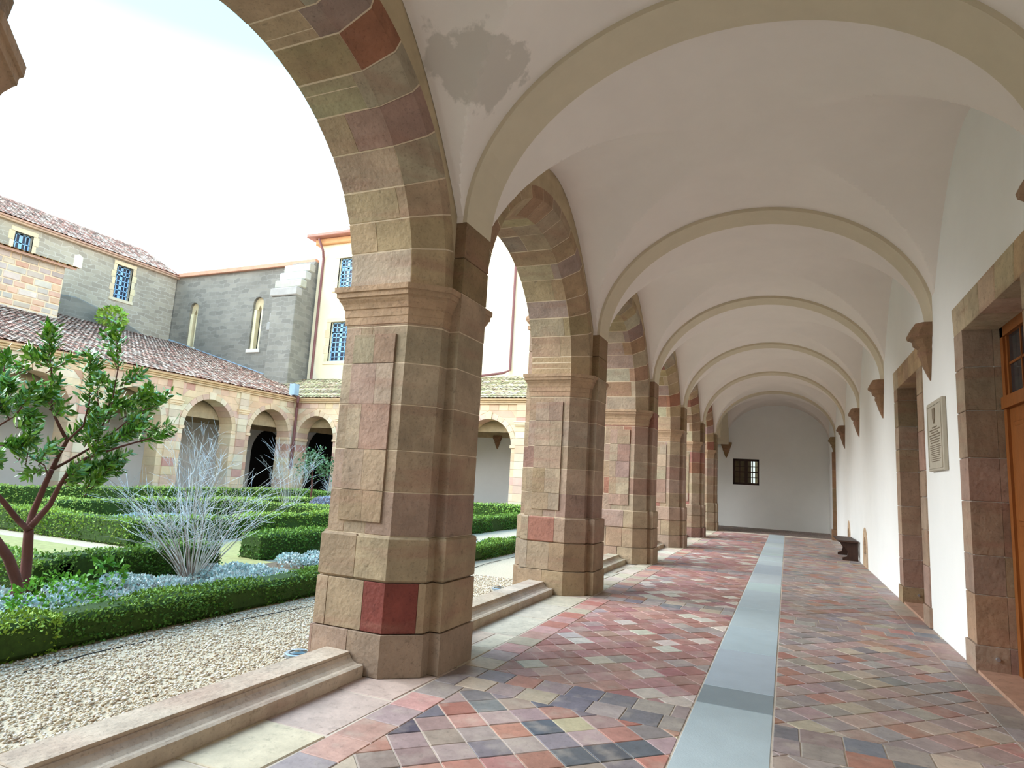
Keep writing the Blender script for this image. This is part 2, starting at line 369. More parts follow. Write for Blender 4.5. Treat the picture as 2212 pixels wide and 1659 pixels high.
for k in range(-1, 7):
    y0 = YC[k] + 0.14 if k else 0.7
    ya = YC[k]-0.38 if k > 0 else y0-0.5
    y1 = (YC[k+1]-0.38) if k < 6 else YEND
    front = k < 1
    if k < 6:
        row_field(XB0 if k > 0 else XB1, XS0, ya, y0, 0.26, 0.26, TP_BAND, 0.08)
        row_field(XS1, XR, ya, y0, 0.26, 0.26, TP_BAND if not front else TP_BRN, 0.08)
        diag_field(XB1, XS0, y0, y1, 0.225, TP_MIX if front else TP_RED)
        diag_field(XS1, 1.44, y0, y1, 0.225, TP_BRN)
        row_field(1.44, XR, y0, y1, 0.26, 0.30, TP_BRN, 0.0)
        row_field(XB0, XB1, y0, y1, 0.28, 0.30, [((186, 144, 132), 3), ((186, 166, 146), 2), ((160, 141, 138), 2), ((176, 120, 106), 1)])
    else:
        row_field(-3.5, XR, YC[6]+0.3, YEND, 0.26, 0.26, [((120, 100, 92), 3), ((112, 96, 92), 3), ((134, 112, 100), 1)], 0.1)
def parea(poly):
    ps = [proj((x, y, 0)) for x, y in poly]
    if any(p is None for p in ps): return 0
    if not any(-5 < p[0] < W+5 and -5 < p[1] < H+5 for p in ps): return 0
    return abs(area(ps))
tiles.sort(key=lambda t: -parea(t[0]))
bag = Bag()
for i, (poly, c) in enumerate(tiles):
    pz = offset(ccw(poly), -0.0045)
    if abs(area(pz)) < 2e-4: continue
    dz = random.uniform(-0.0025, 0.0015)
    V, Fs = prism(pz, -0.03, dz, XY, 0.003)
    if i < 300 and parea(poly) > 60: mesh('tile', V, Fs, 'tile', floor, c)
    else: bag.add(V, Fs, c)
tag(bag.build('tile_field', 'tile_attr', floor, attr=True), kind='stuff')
# grey slab strip down the middle
y = -2.0; lens = [1.15, 0.48, 1.3, 1.75]; i = 0; ys = [5.32]
slabs = [(-3.0, -1.2), (-1.2, 0.6), (0.6, 2.4), (2.4, 3.9), (3.9, 5.32), (5.32, 5.80), (5.80, 7.15), (7.15, 8.4)]
yy = 8.4
while yy < 27.4:
    l = random.choice((1.0, 1.4, 1.8, 0.5, 2.0)); slabs.append((yy, min(27.5, yy+l))); yy += l
for a, b in slabs:
    c = (136, 146, 150) if (a, b) == (5.32, 5.80) else jit(random.choice(((176, 186, 188), (180, 189, 189), (172, 183, 187))), 5)
    mesh('slab', *prism(rect(XS0+0.008, XS1-0.008, a+0.003, b-0.003), -0.04, random.uniform(-0.002, 0.003), XY, 0.004), 'slab', floor, c)
# flagstones between the kerb and the tiles
yy = -2.2
while yy < 27.0:
    l = random.uniform(0.45, 0.95); a, b = yy, min(27.0, yy+l)
    cut = random.random() < 0.45 and yy > 0
    xs = [-3.07, random.uniform(-2.9, -2.78), XB0] if cut else [-3.07, XB0]
    for x0, x1 in zip(xs, xs[1:]):
        if any(abs((a+b)/2-YC[k]) < 0.3 for k in YC) and x1 < -2.7: continue
        q = [(x0+0.006, a+0.006), (x1-0.008-random.uniform(0, .02), a+0.006+random.uniform(0, .03)), (x1-0.008, b-0.006-random.uniform(0, .03)), (x0+0.006, b-0.006)]
        mesh('flagstone', *prism(q, -0.05, random.uniform(-0.004, 0.006), XY, 0.006), 'flag', floor, jit(random.choice(((196, 182, 158), (186, 172, 150), (198, 176, 158), (204, 192, 172))), 7))
    yy += l

# ------------------------------------------------------------------ vaulted ceiling
def prof(d, h=RISE, b=1.97): u = min(1.0, abs(d)/b); return ZV + h*math.sqrt(max(0, 1-u*u))
def zvault(x, y, k):
    """bay k lies between pier k and k+1"""
    y0 = YC[k]; y1 = YC[k+1] if k < 6 else YEND
    yc = (y0+y1)/2; hb = (y1-y0)/2 - 0.25; d = (y-yc)*1.97/max(hb, 1e-3)
    u = (x-XC)/AV; zA = ZV + RISE*math.sqrt(max(0, 1-u*u))
    s = min(1, abs(u)); w = s*s
    if k == 6 and u < 0: w = 0
    zB = (1-w)*prof(d) + w*(5.5 - 0.41*min(abs(d), 1.97)**2)
    if abs(d) >= 1.97: zB = 0
    return max(zA, zB)
V = []; Fs = []
for k in range(-1, 7):
    y0 = YC[k]; y1 = YC[k+1] if k < 6 else YEND
    nx, ny = 110, 124; b = len(V); yv = [y0, y0+0.12] + [(y0+y1)/2 - ((y1-y0)/2-0.25)*math.cos(PI*q/120) for q in range(121)] + [y1-0.12, y1]
    tx = [XC - (AV+0.06)*math.cos(PI*i/nx) for i in range(nx+1)]
    for j in range(ny+1):
        y = yv[j]
        for x in tx: V.append((x, y, zvault(x, y, k)))
    for j in range(ny):
        for i in range(nx): a = b+j*(nx+1)+i; Fs.append((a, a+1, a+nx+2, a+nx+1))
me_ceiling = mesh('ceiling', V, Fs, 'vault', fix=False); tag(me_ceiling, 'limewashed groin vault over the cloister walk', None, kind='structure')
me_ceiling.data.polygons.foreach_set('use_smooth', [True]*len(me_ceiling.data.polygons))
try: me_ceiling.data.set_sharp_from_angle(angle=math.radians(14))
except Exception: pass
def rib_arc(n=40, a=2.16, r=RISE-0.05):
    return [(XC + a*math.cos(t), ZV + r*math.sin(t)) for t in np.linspace(0, PI, n)]
for k in range(-1, 7):
    yc = YC[k]; inner = rib_arc(); outer_ = rib_arc(a=2.30, r=RISE+0.12); V = []; Fs = []; n = len(inner)
    for yy in (yc-0.25, yc+0.25):
        V += [(x, yy, z) for x, z in inner]; V += [(x, yy, z) for x, z in outer_]
    for i in range(n-1):
        Fs += [(i, i+1, n+i+1, n+i), (2*n+i, 3*n+i, 3*n+i+1, 2*n+i+1), (i, 2*n+i, 2*n+i+1, i+1), (n+i, n+i+1, 3*n+i+1, 3*n+i)]
    Fs += [(0, n, 3*n, 2*n), (n-1, 2*n-1+2*n, 3*n-1, 2*n-1)][:1]
    mesh('vault_rib', V, Fs, 'rib', me_ceiling)
# rib on the open side of the corner bay
yc6 = (YC[6]+YEND)/2; hb = (YEND-YC[6])/2-0.05; V = []; Fs = []; n = 32
for xx in (-3.0, -2.5):
    for r0 in (0, 0.16): V += [(xx, yc6 + (hb-0.2+r0)*math.cos(t), 3.75 + (1.6+r0)*math.sin(t)) for t in np.linspace(0, PI, n)]
for i in range(n-1): Fs += [(i, i+1, n+i+1, n+i), (2*n+i, 3*n+i, 3*n+i+1, 2*n+i+1), (i, 2*n+i, 2*n+i+1, i+1), (n+i, n+i+1, 3*n+i+1, 3*n+i)]
mesh('vault_rib', V, Fs, 'rib', me_ceiling)
# roof above the walk (keeps the sky out)
V, Fs = prism([(-4.1, 5.35), (1.9, 6.4), (1.9, 6.6), (-4.1, 5.5)], -9.2, YEND+0.6, lambda u, v, w: (u, w, v), 0)
mesh('roof_slope', V, Fs, 'roof_base', me_ceiling)

# ------------------------------------------------------------------ left wall: spandrels and lunettes
YZ = lambda s, z, d: (d, s, z)
ARCH = {}
for k in range(-1, 6):
    y0, y1 = YC[k]+HB, YC[k+1]-HB
    ARCH[k] = ((y0+y1)/2, (y1-y0)/2)
def half(c, r, n, a0, a1): return [(c + r*math.cos(t), ZS + r*math.sin(t)) for t in np.linspace(a0, a1, n)]
segs = []
pts_low = []
for k in range(-1, 6):
    c, r = ARCH[k]; ro = r + 0.325
    pts_low += half(c, ro, 28, PI, 0)
outer = [(YC[-1]-HB, ZS-0.05)] + pts_low + [(YC[6]+HP, ZS-0.05), (YC[6]+HP, 5.5), (YC[-1]-HB, 5.5)]
V = [YZ(s, z, d) for d in (XW-0.004, -3.56) for s, z in outer]
tris = tessellate_polygon([[Vector((s, z, 0)) for s, z in outer]]); n = len(outer)
Fs = [tuple(t) for t in tris] + [tuple(i+n for i in t[::-1]) for t in tris] + [(i, (i+1) % n, n+(i+1) % n, n+i) for i in range(n)]
wl = mesh('wall_left', V, Fs, 'lunette'); tag(wl, 'plastered lunette wall above the arcade arches', None, kind='structure')

# ------------------------------------------------------------------ piers, arches, kerbs
def pier_poly(yc):
    h = [(XP2, -HP2), (XG, -HP2), (XG, -HB), (XA, -HB), (XW, -HC), (XW, -HP), (XP, -HP)]
    return [(x, yc+y) for x, y in h] + [(x, yc-y) for x, y in h[::-1]]
def body_poly(yc):
    h = [(XG-0.012, -HB), (XA, -HB), (XW, -HC)]
    return [(x, yc+y) for x, y in h] + [(x, yc-y) for x, y in h[::-1]]
PIER_LABEL = {-1: 'sandstone pier behind the camera side of the walk', 0: 'sandstone pier whose impost pokes in at the top left corner',
  1: 'largest sandstone pier in front, with a dark red stone low on its corner', 2: 'second sandstone pier, behind the large front pier',
  3: 'third sandstone pier along the arcade', 4: 'fourth sandstone pier along the arcade', 5: 'fifth sandstone pier along the arcade', 6: 'last sandstone pier, at the corner before the end wall'}
IMPOST = [(2.86, .001), (2.862, .007), (2.925, .008), (2.93, .013), (2.995, .014), (3.0, .022), (3.02, .026), (3.045, .034), (3.075, .052), (3.095, .056), (3.097, .068), (3.14, .07), (3.143, .082), (3.19, .084)]
for k in range(-1, 7):
    yc = YC[k]; pp = pier_poly(yc)
    P = thing('stone_pier', PIER_LABEL[k], 'pier', (-3.15, yc, 0), 'sandstone piers of the cloister arcade')
    mesh('mortar_core', *prism(offset(pp, -0.0025), 0, 3.19, XY, 0), 'mortar', P)
    # plinth and shaft courses
    zs = [(0, 0.33, .034), (0.33, 0.72, .034), (0.72, 1.08, .034)]
    z = 1.08
    hs = [random.uniform(0.9, 1.1) for _ in range(5)]; tot = sum(hs)
    for h_ in hs: zs.append((z, z + 1.76*h_/tot, 0)); z += 1.76*h_/tot
    zs.append((2.84, 3.19, 0))
    prev = 0
    for ci, (z0, z1, off_) in enumerate(zs):
        poly = offset(pp, off_) if off_ else pp
        if ci == 0: poly = offset(pp, .048)
        cuts = sorted(random.sample([-3.42, -3.3, -3.2, -3.1, -3.02], 2)) if ci % 2 else [random.choice((-3.36, -3.25, -3.14))]
        if ci == 1: cuts = [-3.5, -3.14, -2.73] if k == 1 else [-3.5, -3.16]
        if k == 2 and ci == 2: cuts = [-3.5, -3.1]
        if ci == len(zs)-1: cuts = []
        bounds = [-9] + cuts + [9]
        if random.random() < 0.5 and ci < len(zs)-1 and ci not in (1, 2): bounds.insert(1, XG-0.02)
        for bi, (a, b) in enumerate(zip(bounds, bounds[1:])):
            q = clip(clip(poly, 0, a+0.004, 1), 0, b-0.004, -1)
            if not q: continue
            c = jit(pick(STONE), 6)
            if k == 1 and ci == 1 and bi == 2: c = RED
            if k in (3, 4, 5) and 2 < ci and random.random() < 0.22: c = jit((162, 112, 96), 8)
            if k == 2 and ci == 2 and bi == 1: c = (162, 110, 92)
            bev = 0.016 if off_ and ci == 2 else 0.003
            o = mesh('stone_block', *prism(offset(q, random.uniform(-0.001, 0.003)), z0+0.004, z1-0.004, XY, bev), 'stone', P, c)
    # raised panel on each reveal
    pzs = [1.18] + [z1 for z0, z1, o_ in zs if 1.3 < z1 < 2.7] + [2.77]
    for sgn in (-1, 1):
        for z0, z1 in zip(pzs, pzs[1:]):
            ya, yb = sorted((yc+sgn*(HB-0.02), yc+sgn*(HB+0.018)))
            xm = random.uniform(-3.36, -3.18)
            for xa, xb in ((-3.475, xm), (xm, -3.05)):
                mesh('panel_stone', *prism(rect(xa+0.002*(xa == xm), xb, ya, yb), z0+0.002, z1-0.002, XY, 0.002), 'stone', P, jit(pick(STONE), 8))
    # impost moulding round the body
    bp_ = body_poly(yc)
    mesh('impost', *rings([(offset(bp_, d*1.1), z) for z, d in IMPOST], XY), 'stone', P, (178, 146, 116))
    # pilasters above the impost
    for z0, z1 in ((3.19, 3.52), (3.52, 3.86)):
        mesh('stone_block', *prism(rect(-2.76, XP, yc-HP, yc+HP), z0+0.003, z1-0.003, XY, 0.006), 'stone', P, jit((150, 124, 94), 7))
    for z0, z1 in ((3.19, 3.6), (3.6, 3.95), (4.24, 4.7), (4.7, 5.2)):
        mesh('stone_block', *prism(rect(XP2, -3.55, yc-HP2, yc+HP2), z0+0.003, z1-0.003, XY, 0.006), 'stone', P, jit(pick(STONE), 8))
    cp_ = rect(XP2, -3.57, yc-HP2, yc+HP2)
    mesh('capital', *rings([(offset(cp_, d), z) for z, d in ((3.95, 0.0), (3.96, .03), (4.02, .03), (4.03, .0), (4.05, .02), (4.09, .05), (4.13, .06), (4.17, .05), (4.2, .02), (4.24, .02))], XY), 'stone', P, (178, 144, 116))
def arc_map(c): return lambda x, r, t: (x, c + r*math.cos(t), ZS + r*math.sin(t))
ARCH_LABEL = {-1: 'stone arch over the bay behind the camera', 0: 'largest stone arch, framing the sky at the upper left',
  1: 'second stone arch, right of the large front pier', 2: 'third stone arch along the arcade', 3: 'fourth stone arch along the arcade', 4: 'fifth stone arch along the arcade', 5: 'farthest stone arch, by the end wall'}
for k in range(-1, 6):
    c, r = ARCH[k]
    A = thing('stone_arch', ARCH_LABEL[k], 'arch', (-3.15, c, ZS), 'arches of the cloister arcade')
    nv = 17; ws = [random.uniform(0.85, 1.15) for _ in range(nv)]; tot = sum(ws); t = 0.0; mp = arc_map(c)
    sec = [(XG, r), (XA, r), (XW, r+0.18), (XW, r+0.33), (XG, r+0.33)]
    core = offset(sec, -0.003)
    V = []; Fs = []; n = len(core); m_ = 40
    for i in range(m_+1): V += [mp(x, q, PI*i/m_) for x, q in core]
    for i in range(m_):
        for j in range(n): Fs.append((i*n+j, i*n+(j+1) % n, (i+1)*n+(j+1) % n, (i+1)*n+j))
    mesh('mortar_core', V, Fs, 'mortar', A)
    for v in range(nv):
        t0, t1 = t, t + PI*ws[v]/tot; t = t1; g = 0.0022
        cut = random.choice((-3.04, -3.06, -3.30, -3.12)) if v % 3 else -2.955
        parts = [(-9, cut), (cut, 9)]
        for pi_, (a, b) in enumerate(parts):
            q = clip(clip(sec, 0, a+0.003, 1), 0, b-0.003, -1)
            if not q: continue
            jr = random.uniform(-0.004, 0.002); q = ccw([(x, rr+jr) for x, rr in q]); ins = offset(q, -0.006)
            nsub = 3; lv = [(ins, t0+g)] + [(q, t0+g+0.003 + (t1-t0-2*g-0.006)*s_/nsub) for s_ in range(nsub+1)] + [(ins, t1-g)]
            col = jit(tuple(v*0.88 for v in pick([((196, 168, 132), 5), ((188, 158, 120), 4), ((198, 178, 150), 3), ((180, 142, 112), 1.5), ((164, 116, 94), 0.7), ((184, 154, 138), 2), ((184, 164, 138), 1.5)])), 8)
            if pi_ == 1 and random.random() < 0.06: col = jit((158, 108, 86), 8)
            mesh('voussoir', *rings(lv, mp), 'stone', A, col)
KP = [(-3.06, -0.02), (-3.06, .088), (-3.085, .096), (-3.12, .092), (-3.155, .105), (-3.185, .13), (-3.195, .15), (-3.205, .152), (-3.205, .172), (-3.43, .176), (-3.44, .16), (-3.44, -.2), (-3.2, -.2)]
KERB = {0: 'moulded stone kerb in the foreground below the open arch', 1: 'moulded stone kerb between the first and second piers, with a chipped edge', 2: 'moulded stone kerb between the second and third piers', 3: 'moulded stone kerb between the third and fourth piers', 4: 'moulded stone kerb between the fourth and fifth piers', 5: 'moulded stone kerb between the last two piers', -1: 'moulded stone kerb behind the camera'}
for k in range(-1, 6):
    y0, y1 = YC[k]+HB+0.045, YC[k+1]-HB-0.05
    K = thing('stone_kerb', KERB[k], 'kerb', (-3.25, (y0+y1)/2, 0), 'kerbs between the arcade piers')
    n = random.choice((2, 3)); cuts = [y0] + sorted(random.uniform(y0+0.6+i*1.0, y0+1.2+i*1.0) for i in range(n-1)) + [y1]
    for a, b in zip(cuts, cuts[1:]):
        sh = random.uniform(-0.006, 0.006)
        V, Fs = prism([(x+sh, z+sh*0.5) for x, z in KP], a+0.003, b-0.003, lambda u, v, w: (u, w, v), 0.006)
        mesh('kerb_stone', V, Fs, 'stone', K, jit(random.choice(((192, 172, 148), (186, 166, 140), (198, 180, 156))), 6))

# ------------------------------------------------------------------ right wall, doors
XZr = lambda s, z, d: (XR + d, s, z)
D1 = (5.90, 7.75, 0.0, 3.40); D2 = (10.32, 12.02, 0.0, 3.44)
NICH = (17.55, 21.9)
holes = [rect(D1[0], D1[1], 0.0-0.05, D1[3]), rect(D2[0], D2[1], -0.05, D2[3])] + [archhole(c, 0.22, 0.28, 0.50, 10) for c in NICH]
outer = rect(-9.0, YEND+0.3, -0.3, 6.3)
wr = wall('wall_right', XZr, outer, holes, 0.0, 0.75, 'white'); tag(wr, 'white plastered wall along the right of the walk', None, kind='structure')
def corbel(parent, fn, color=(150, 112, 78)):
    lv = [(3.86, .20, .27), (3.80, .24, .27), (3.73, .28, .25), (3.69, .27, .24), (3.66, .21, .21), (3.60, .20, .2), (3.56, .14, .17), (3.50, .15, .17), (3.44, .12, .14), (3.32, .09, .10), (3.2, .04, .05), (3.14, .012, .015)]
    L = []
    for z, d, w in lv[::-1]:
        d *= 0.86; w *= 0.84; c = min(d, w)*0.45; L.append(([(-0.02, -w), (d-c, -w), (d, -w+c), (d, w-c), (d-c, w), (-0.02, w)], z))
    return mesh('corbel', *rings(L, fn), 'stone', parent, color)
for k in range(0, 7):
    yc = YC[k]; corbel(wr, lambda u, v, w, yc=yc: (XR - u, yc + v, w), jit((142, 112, 84), 7))
# slender shaft under the last corbel
for z0, z1, hw, d in ((0, 0.4, .17, .17), (0.4, 1.1, .12, .12), (1.1, 1.9, .12, .12), (1.9, 2.6, .12, .12), (2.6, 3.3, .12, .12)):
    mesh('shaft_stone', *prism(rect(XR-d, XR+0.01, YC[6]-hw, YC[6]+hw), z0, z1-0.004, XY, 0.006), 'stone', wr, jit((134, 104, 76), 10))
for c in NICH:      # low arched niches
    ring = Bag(); n = 12; V = []; Fs = []
    prof_o = [(c-0.46, 0.0)] + [(c+0.46*math.cos(t), 0.48+0.44*math.sin(t)) for t in np.linspace(PI, 0, n)] + [(c+0.46, 0.0)]
    prof_i = [(c-0.2, 0.3)] + [(c+0.2*math.cos(t), 0.5+0.2*math.sin(t)) for t in np.linspace(PI, 0, n)] + [(c+0.2, 0.3)]
    m_ = len(prof_o)
    for d in (-0.012, 0.1): V += [XZr(s, z, d) for s, z in prof_o] + [XZr(s, z, d) for s, z in prof_i]
    for i in range(m_-1): Fs += [(i, i+1, m_+i+1, m_+i), (2*m_+i, 3*m_+i, 3*m_+i+1, 2*m_+i+1), (i, 2*m_+i, 2*m_+i+1, i+1), (m_+i, m_+i+1, 3*m_+i+1, 3*m_+i)]
    Fs += [(0, m_, 2*m_-1, m_-1)]
    mesh('niche_surround', V, Fs, 'stone', wr, (200, 172, 142))
    box('niche_back', (XR+0.12, c-0.24, 0.24), (XR+0.16, c+0.24, 0.76), 'lunette', wr)
def doorcase(name, label, D, depth, fw, leaf_x):
    s0, s1, z0, z1 = D
    R = bpy.data.objects.new(name, None); COL.objects.link(R); R.location = (XR, (s0+s1)/2, 0); tag(R, label, None, kind='structure')
    for side, (a, b) in enumerate(((s0-fw, s0), (s1, s1+fw))):
        z = 0.0
        while z < z1-0.02:
            h_ = 0.26 if z == 0 else random.uniform(0.34, 0.56); zt = min(z1, z+h_)
            if z1-zt < 0.15: zt = z1
            ex = 0.04 if z == 0 else 0.0
            c = jit(pick(STONE), 8)
            # L-shaped jamb block: face on the wall and return into the reveal
            q = rect(XR-0.018-ex*0.4, XR+0.24, a, b + 0.002) if side == 1 else rect(XR-0.018-ex*0.4, XR+0.24, a-0.002, b)
            if ex: q = rect(XR-0.035, XR+0.24, a-(0.04 if side == 0 else 0.0), b+(0.04 if side == 1 else 0.0))
            if side == 0: q = [(x, y + (0.012 if y > (a+b)/2 else 0)) for x, y in q]
            else: q = [(x, y - (0.012 if y < (a+b)/2 else 0)) for x, y in q]
            mesh('jamb_stone', *prism(q, z+0.003, zt-0.003, XY, 0.006), 'stone', R, c)
            q2 = rect(XR+0.243, XR+depth, s1-0.012, s1+0.2) if side == 1 else rect(XR+0.243, XR+depth, s0-0.2, s0+0.012)
            if random.random() < 0.8: mesh('jamb_stone', *prism(q2, z+0.003, zt-0.003, XY, 0.004), 'stone', R, jit(c, 6))
            else: mesh('jamb_stone', *prism(q2, z+0.003, zt-0.003, XY, 0.004), 'stone', R, jit(pick(STONE), 8))
            z = zt
    n = 5; ss = np.linspace(s0-fw, s1+fw, n+1)
    for i in range(n):
        a, b = ss[i], ss[i+1]; sk = (i+0.5-n/2)*0.03
        q = [(a+0.003-sk*0.0, z1), (b-0.003, z1), (b-0.003+sk, z1+0.32), (a+0.003+sk, z1+0.32)]
        mesh('lintel_stone', *prism(q, XR-0.018, XR+depth, lambda u, v, w: (w, u, v-0.008), 0.006), 'stone', R, jit(pick([((188, 158, 124), 3), ((176, 136, 106), 2), ((198, 176, 148), 2)]), 8))
    box('threshold', (XR-0.02, s0-0.02, -0.02), (XR+depth+0.1, s1+0.02, 0.03), 'flag', R, (176, 138, 116))
    return R
d1 = doorcase('door_1', 'stone framed doorway with glazed panelled oak door at the right edge', D1, 0.31, 0.33, 2.0)
d2 = doorcase('door_2', 'deep stone framed doorway left of the plaque', D2, 0.70, 0.35, 2.40)
def leaf(parent, s0, s1, z1, x, trans):
    """pair of panelled leaves under a glazed transom"""
    fr = Bag()
    for a, b in ((s0, s0+0.09), (s1-0.09, s1)): fr.box((x, a, 0.03), (x+0.1, b, z1))
    fr.box((x, s0, z1-0.1), (x+0.1, s1, z1)); fr.box((x-0.02, s0, trans-0.06), (x+0.1, s1, trans+0.06)); fr.build('door_frame', 'wood', parent)
    mid = (s0+s1)/2
    for a, b in ((s0+0.09, mid-0.004), (mid+0.004, s1-0.09)):
        L = box('door_leaf', (x+0.025, a, 0.035), (x+0.075, b, trans-0.06), 'wood', parent)
        hs = [(0.18, 0.62), (0.72, 1.25), (1.42, trans-0.2)]
        for z0_, z1_ in hs:
            for q, w in ((0.10, 0.012), (0.15, 0.03)):
                r_ = rect(a+q, b-q, z0_+q-0.1, z1_-q+0.1)
                mesh('panel', *prism(r_, x+0.03-w, x+0.03, lambda u, v, ww: (ww, u, v), 0.008), 'wood', L)
        box('latch', (x-0.015, (b-0.06 if b < mid else a+0.02), 1.2), (x+0.03, (b-0.02 if b < mid else a+0.06), 1.42), 'iron', L)
        bar = Bag(); bar.box((x+0.02, a, trans+0.06), (x+0.07, a+0.05, z1-0.1)); bar.box((x+0.02, b-0.05, trans+0.06), (x+0.07, b, z1-0.1))
        m1 = (a+b)/2; bar.box((x+0.03, m1-0.012, trans+0.06), (x+0.06, m1+0.012, z1-0.1)); zm = (trans+z1)/2; bar.box((x+0.03, a, zm-0.012), (x+0.06, b, zm+0.012))
        g = bar.build('transom_light', 'wood', parent)
        for aa, bb in ((a+0.05, m1-0.012), (m1+0.012, b-0.05)):
            for zz0, zz1 in ((trans+0.06, zm-0.012), (zm+0.012, z1-0.1)): box('pane', (x+0.04, aa, zz0), (x+0.05, bb, zz1), 'glass', g)
leaf(d1, D1[0]+0.02, D1[1]-0.02, D1[3]-0.01, 2.0, 2.62)
leaf(d2, D2[0]+0.02, D2[1]-0.02, D2[3]-0.01, 2.38, 2.62)
for D, x in ((D1, XR+0.06), (D2, XR+0.1)):      # round bolt heads low on the far jamb
    V, Fs = tube([(x+0.08, D[1]-0.011, 0.15), (x+0.08, D[1]-0.04, 0.15)], 0.018, 10); mesh('bolt', V, Fs, 'metal', d1 if D is D1 else d2)

# plaque
pl = thing('inscribed_plaque', 'tall carved stone tablet with rows of lettering, hung between the two doorways', 'plaque', (XR-0.03, 9.1, 1.98))
mesh('tablet', *prism(rect(8.66, 9.50, 1.98, 2.83), XR-0.05, XR+0.0, lambda u, v, w: (w, u, v), 0.008), 'plaque', pl)
wall('border', lambda s, z, d: (XR-0.05+d, s, z), rect(8.69, 9.47, 2.01, 2.80), [rect(8.715, 9.445, 2.035, 2.775)], -0.008, 0.002, 'plaque', pl)
mesh('crest', *prism([(9.02, 2.74), (9.02, 2.62), (9.08, 2.55), (9.14, 2.62), (9.14, 2.74)], XR-0.062, XR-0.048, lambda u, v, w: (w, u, v), 0.004), 'plaque_cut', pl)
b_ = Bag(); z = 2.50
for ln in range(16):
    wl_ = random.uniform(0.22, 0.34) if ln > 2 else (0.14, 0.28, 0.2)[ln]; s = 9.08-wl_
    h_ = 0.016 if ln < 7 else 0.010
    while s < 9.08+wl_:
        w_ = random.uniform(0.012, 0.03); b_.box((XR-0.0525, s, z), (XR-0.049, min(s+w_, 9.08+wl_), z+h_)); s += w_ + random.choice((0.008, 0.008, 0.022))
    z -= 0.031 if ln < 7 else 0.024
tag(b_.build('lettering', 'plaque_cut', pl), kind='stuff')

# bench
bn = thing('bench', 'dark wooden bench with cut-out side panels against the right wall', 'bench', (1.5, 19.7, 0))
mesh('seat', *prism(rect(1.20, 1.66, 18.75, 20.75), 0.46, 0.505, XY, 0.006), 'wood_dark', bn)
side = [(1.30, 0.0), (1.66, 0.0), (1.66, 0.46), (1.24, 0.46), (1.27, 0.40), (1.36, 0.33), (1.43, 0.22), (1.40, 0.10), (1.30, 0.07)]
for yy in (18.85, 20.6): mesh('side_panel', *prism(side, yy, yy+0.05, lambda u, v, w: (u, w, v), 0.003), 'wood_dark', bn)
box('stretcher', (1.5, 18.9, 0.18), (1.54, 20.6, 0.28), 'wood_dark', bn)

# ------------------------------------------------------------------ end wall and window
XZe = lambda s, z, d: (s, YEND + d, z)
WIN = (-2.33, -1.18, 1.92, 3.12)
we = wall('wall_end', XZe, rect(-29.0, XR+0.3, -0.3, 6.6), [rect(*WIN), archhole(-26.6, 1.5, 0.0, 2.6, 14)], 0.0, 0.6, 'white'); tag(we, 'white plastered wall closing the far end of the walk', None, kind='structure')
corbel(we, lambda u, v, w: (-2.62 + v*1.1, YEND - u, w), (146, 116, 80))
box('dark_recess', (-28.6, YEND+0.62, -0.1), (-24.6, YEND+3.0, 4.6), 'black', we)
w1 = bpy.data.objects.new('window_1', None); COL.objects.link(w1); w1.location = (-1.75, YEND, 1.92); tag(w1, 'small dark casement window in the end wall', None, kind='structure')
wb = Bag(); s0, s1, z0, z1 = WIN; yf = YEND+0.28
wb.box((s0, yf, z0), (s1, yf+0.06, z0+0.1)); wb.box((s0, yf, z1-0.1), (s1, yf+0.06, z1)); wb.box((s0, yf, z0), (s0+0.08, yf+0.06, z1)); wb.box((s1-0.08, yf, z0), (s1, yf+0.06, z1)); sm = (s0+s1)/2; wb.box((sm-0.07, yf-0.01, z0), (sm+0.07, yf+0.06, z1))
wf = wb.build('window_frame', 'wood_dark', w1)
gb = Bag()
for a, b in ((s0+0.08, sm-0.06), (sm+0.06, s1-0.08)):
    mm = (a+b)/2; gb.box((mm-0.018, yf+0.005, z0+.1), (mm+0.018, yf+0.04, z1-.1))
    for f_ in (0.25, 0.5, 0.75): zz = z0+.1+(z1-z0-.2)*f_; hh = 0.028 if f_ == 0.5 else 0.014; gb.box((a, yf+0.005, zz-hh), (b, yf+0.04, zz+hh))
gb.build('glazing_bars', 'wood_dark', w1)
for a, b in ((s0+0.08, sm-0.06), (sm+0.06, s1-0.08)):
    mm = (a+b)/2
    for aa, bb in ((a, mm-0.012), (mm+0.012, b)):
        for f0, f1 in ((0, .5), (.5, 1)): box('pane', (aa, yf+0.02, z0+.1+(z1-z0-.2)*f0), (bb, yf+0.026, z0+.1+(z1-z0-.2)*f1), 'clear', w1)
box('pane_backing', (s0-0.05, YEND+0.62, z0-0.1), (sm+0.2, YEND+0.68, z1+0.1), 'lunette', w1); box('pane_backing', (sm+0.36, YEND+0.9, z0-0.4), (s1+0.6, YEND+0.96, z1+0.3), 'lunette', w1)  # panels added behind the panes to block outside light, leaving a bright gap
tag(box('wall_near_blocker', (-30.0, -9.0, -0.4), (-3.6, -8.4, 10.0), 'plaster_far'), 'unseen wall added behind the camera to block sky light from the piers', None, kind='structure')  # added out of view: blocks sky light so the pier chamfers darken
tag(box('wall_back', (-3.6, -9.3, -0.3), (1.8, -9.0, 6.4), 'white'), 'white wall behind the camera', None, kind='structure')

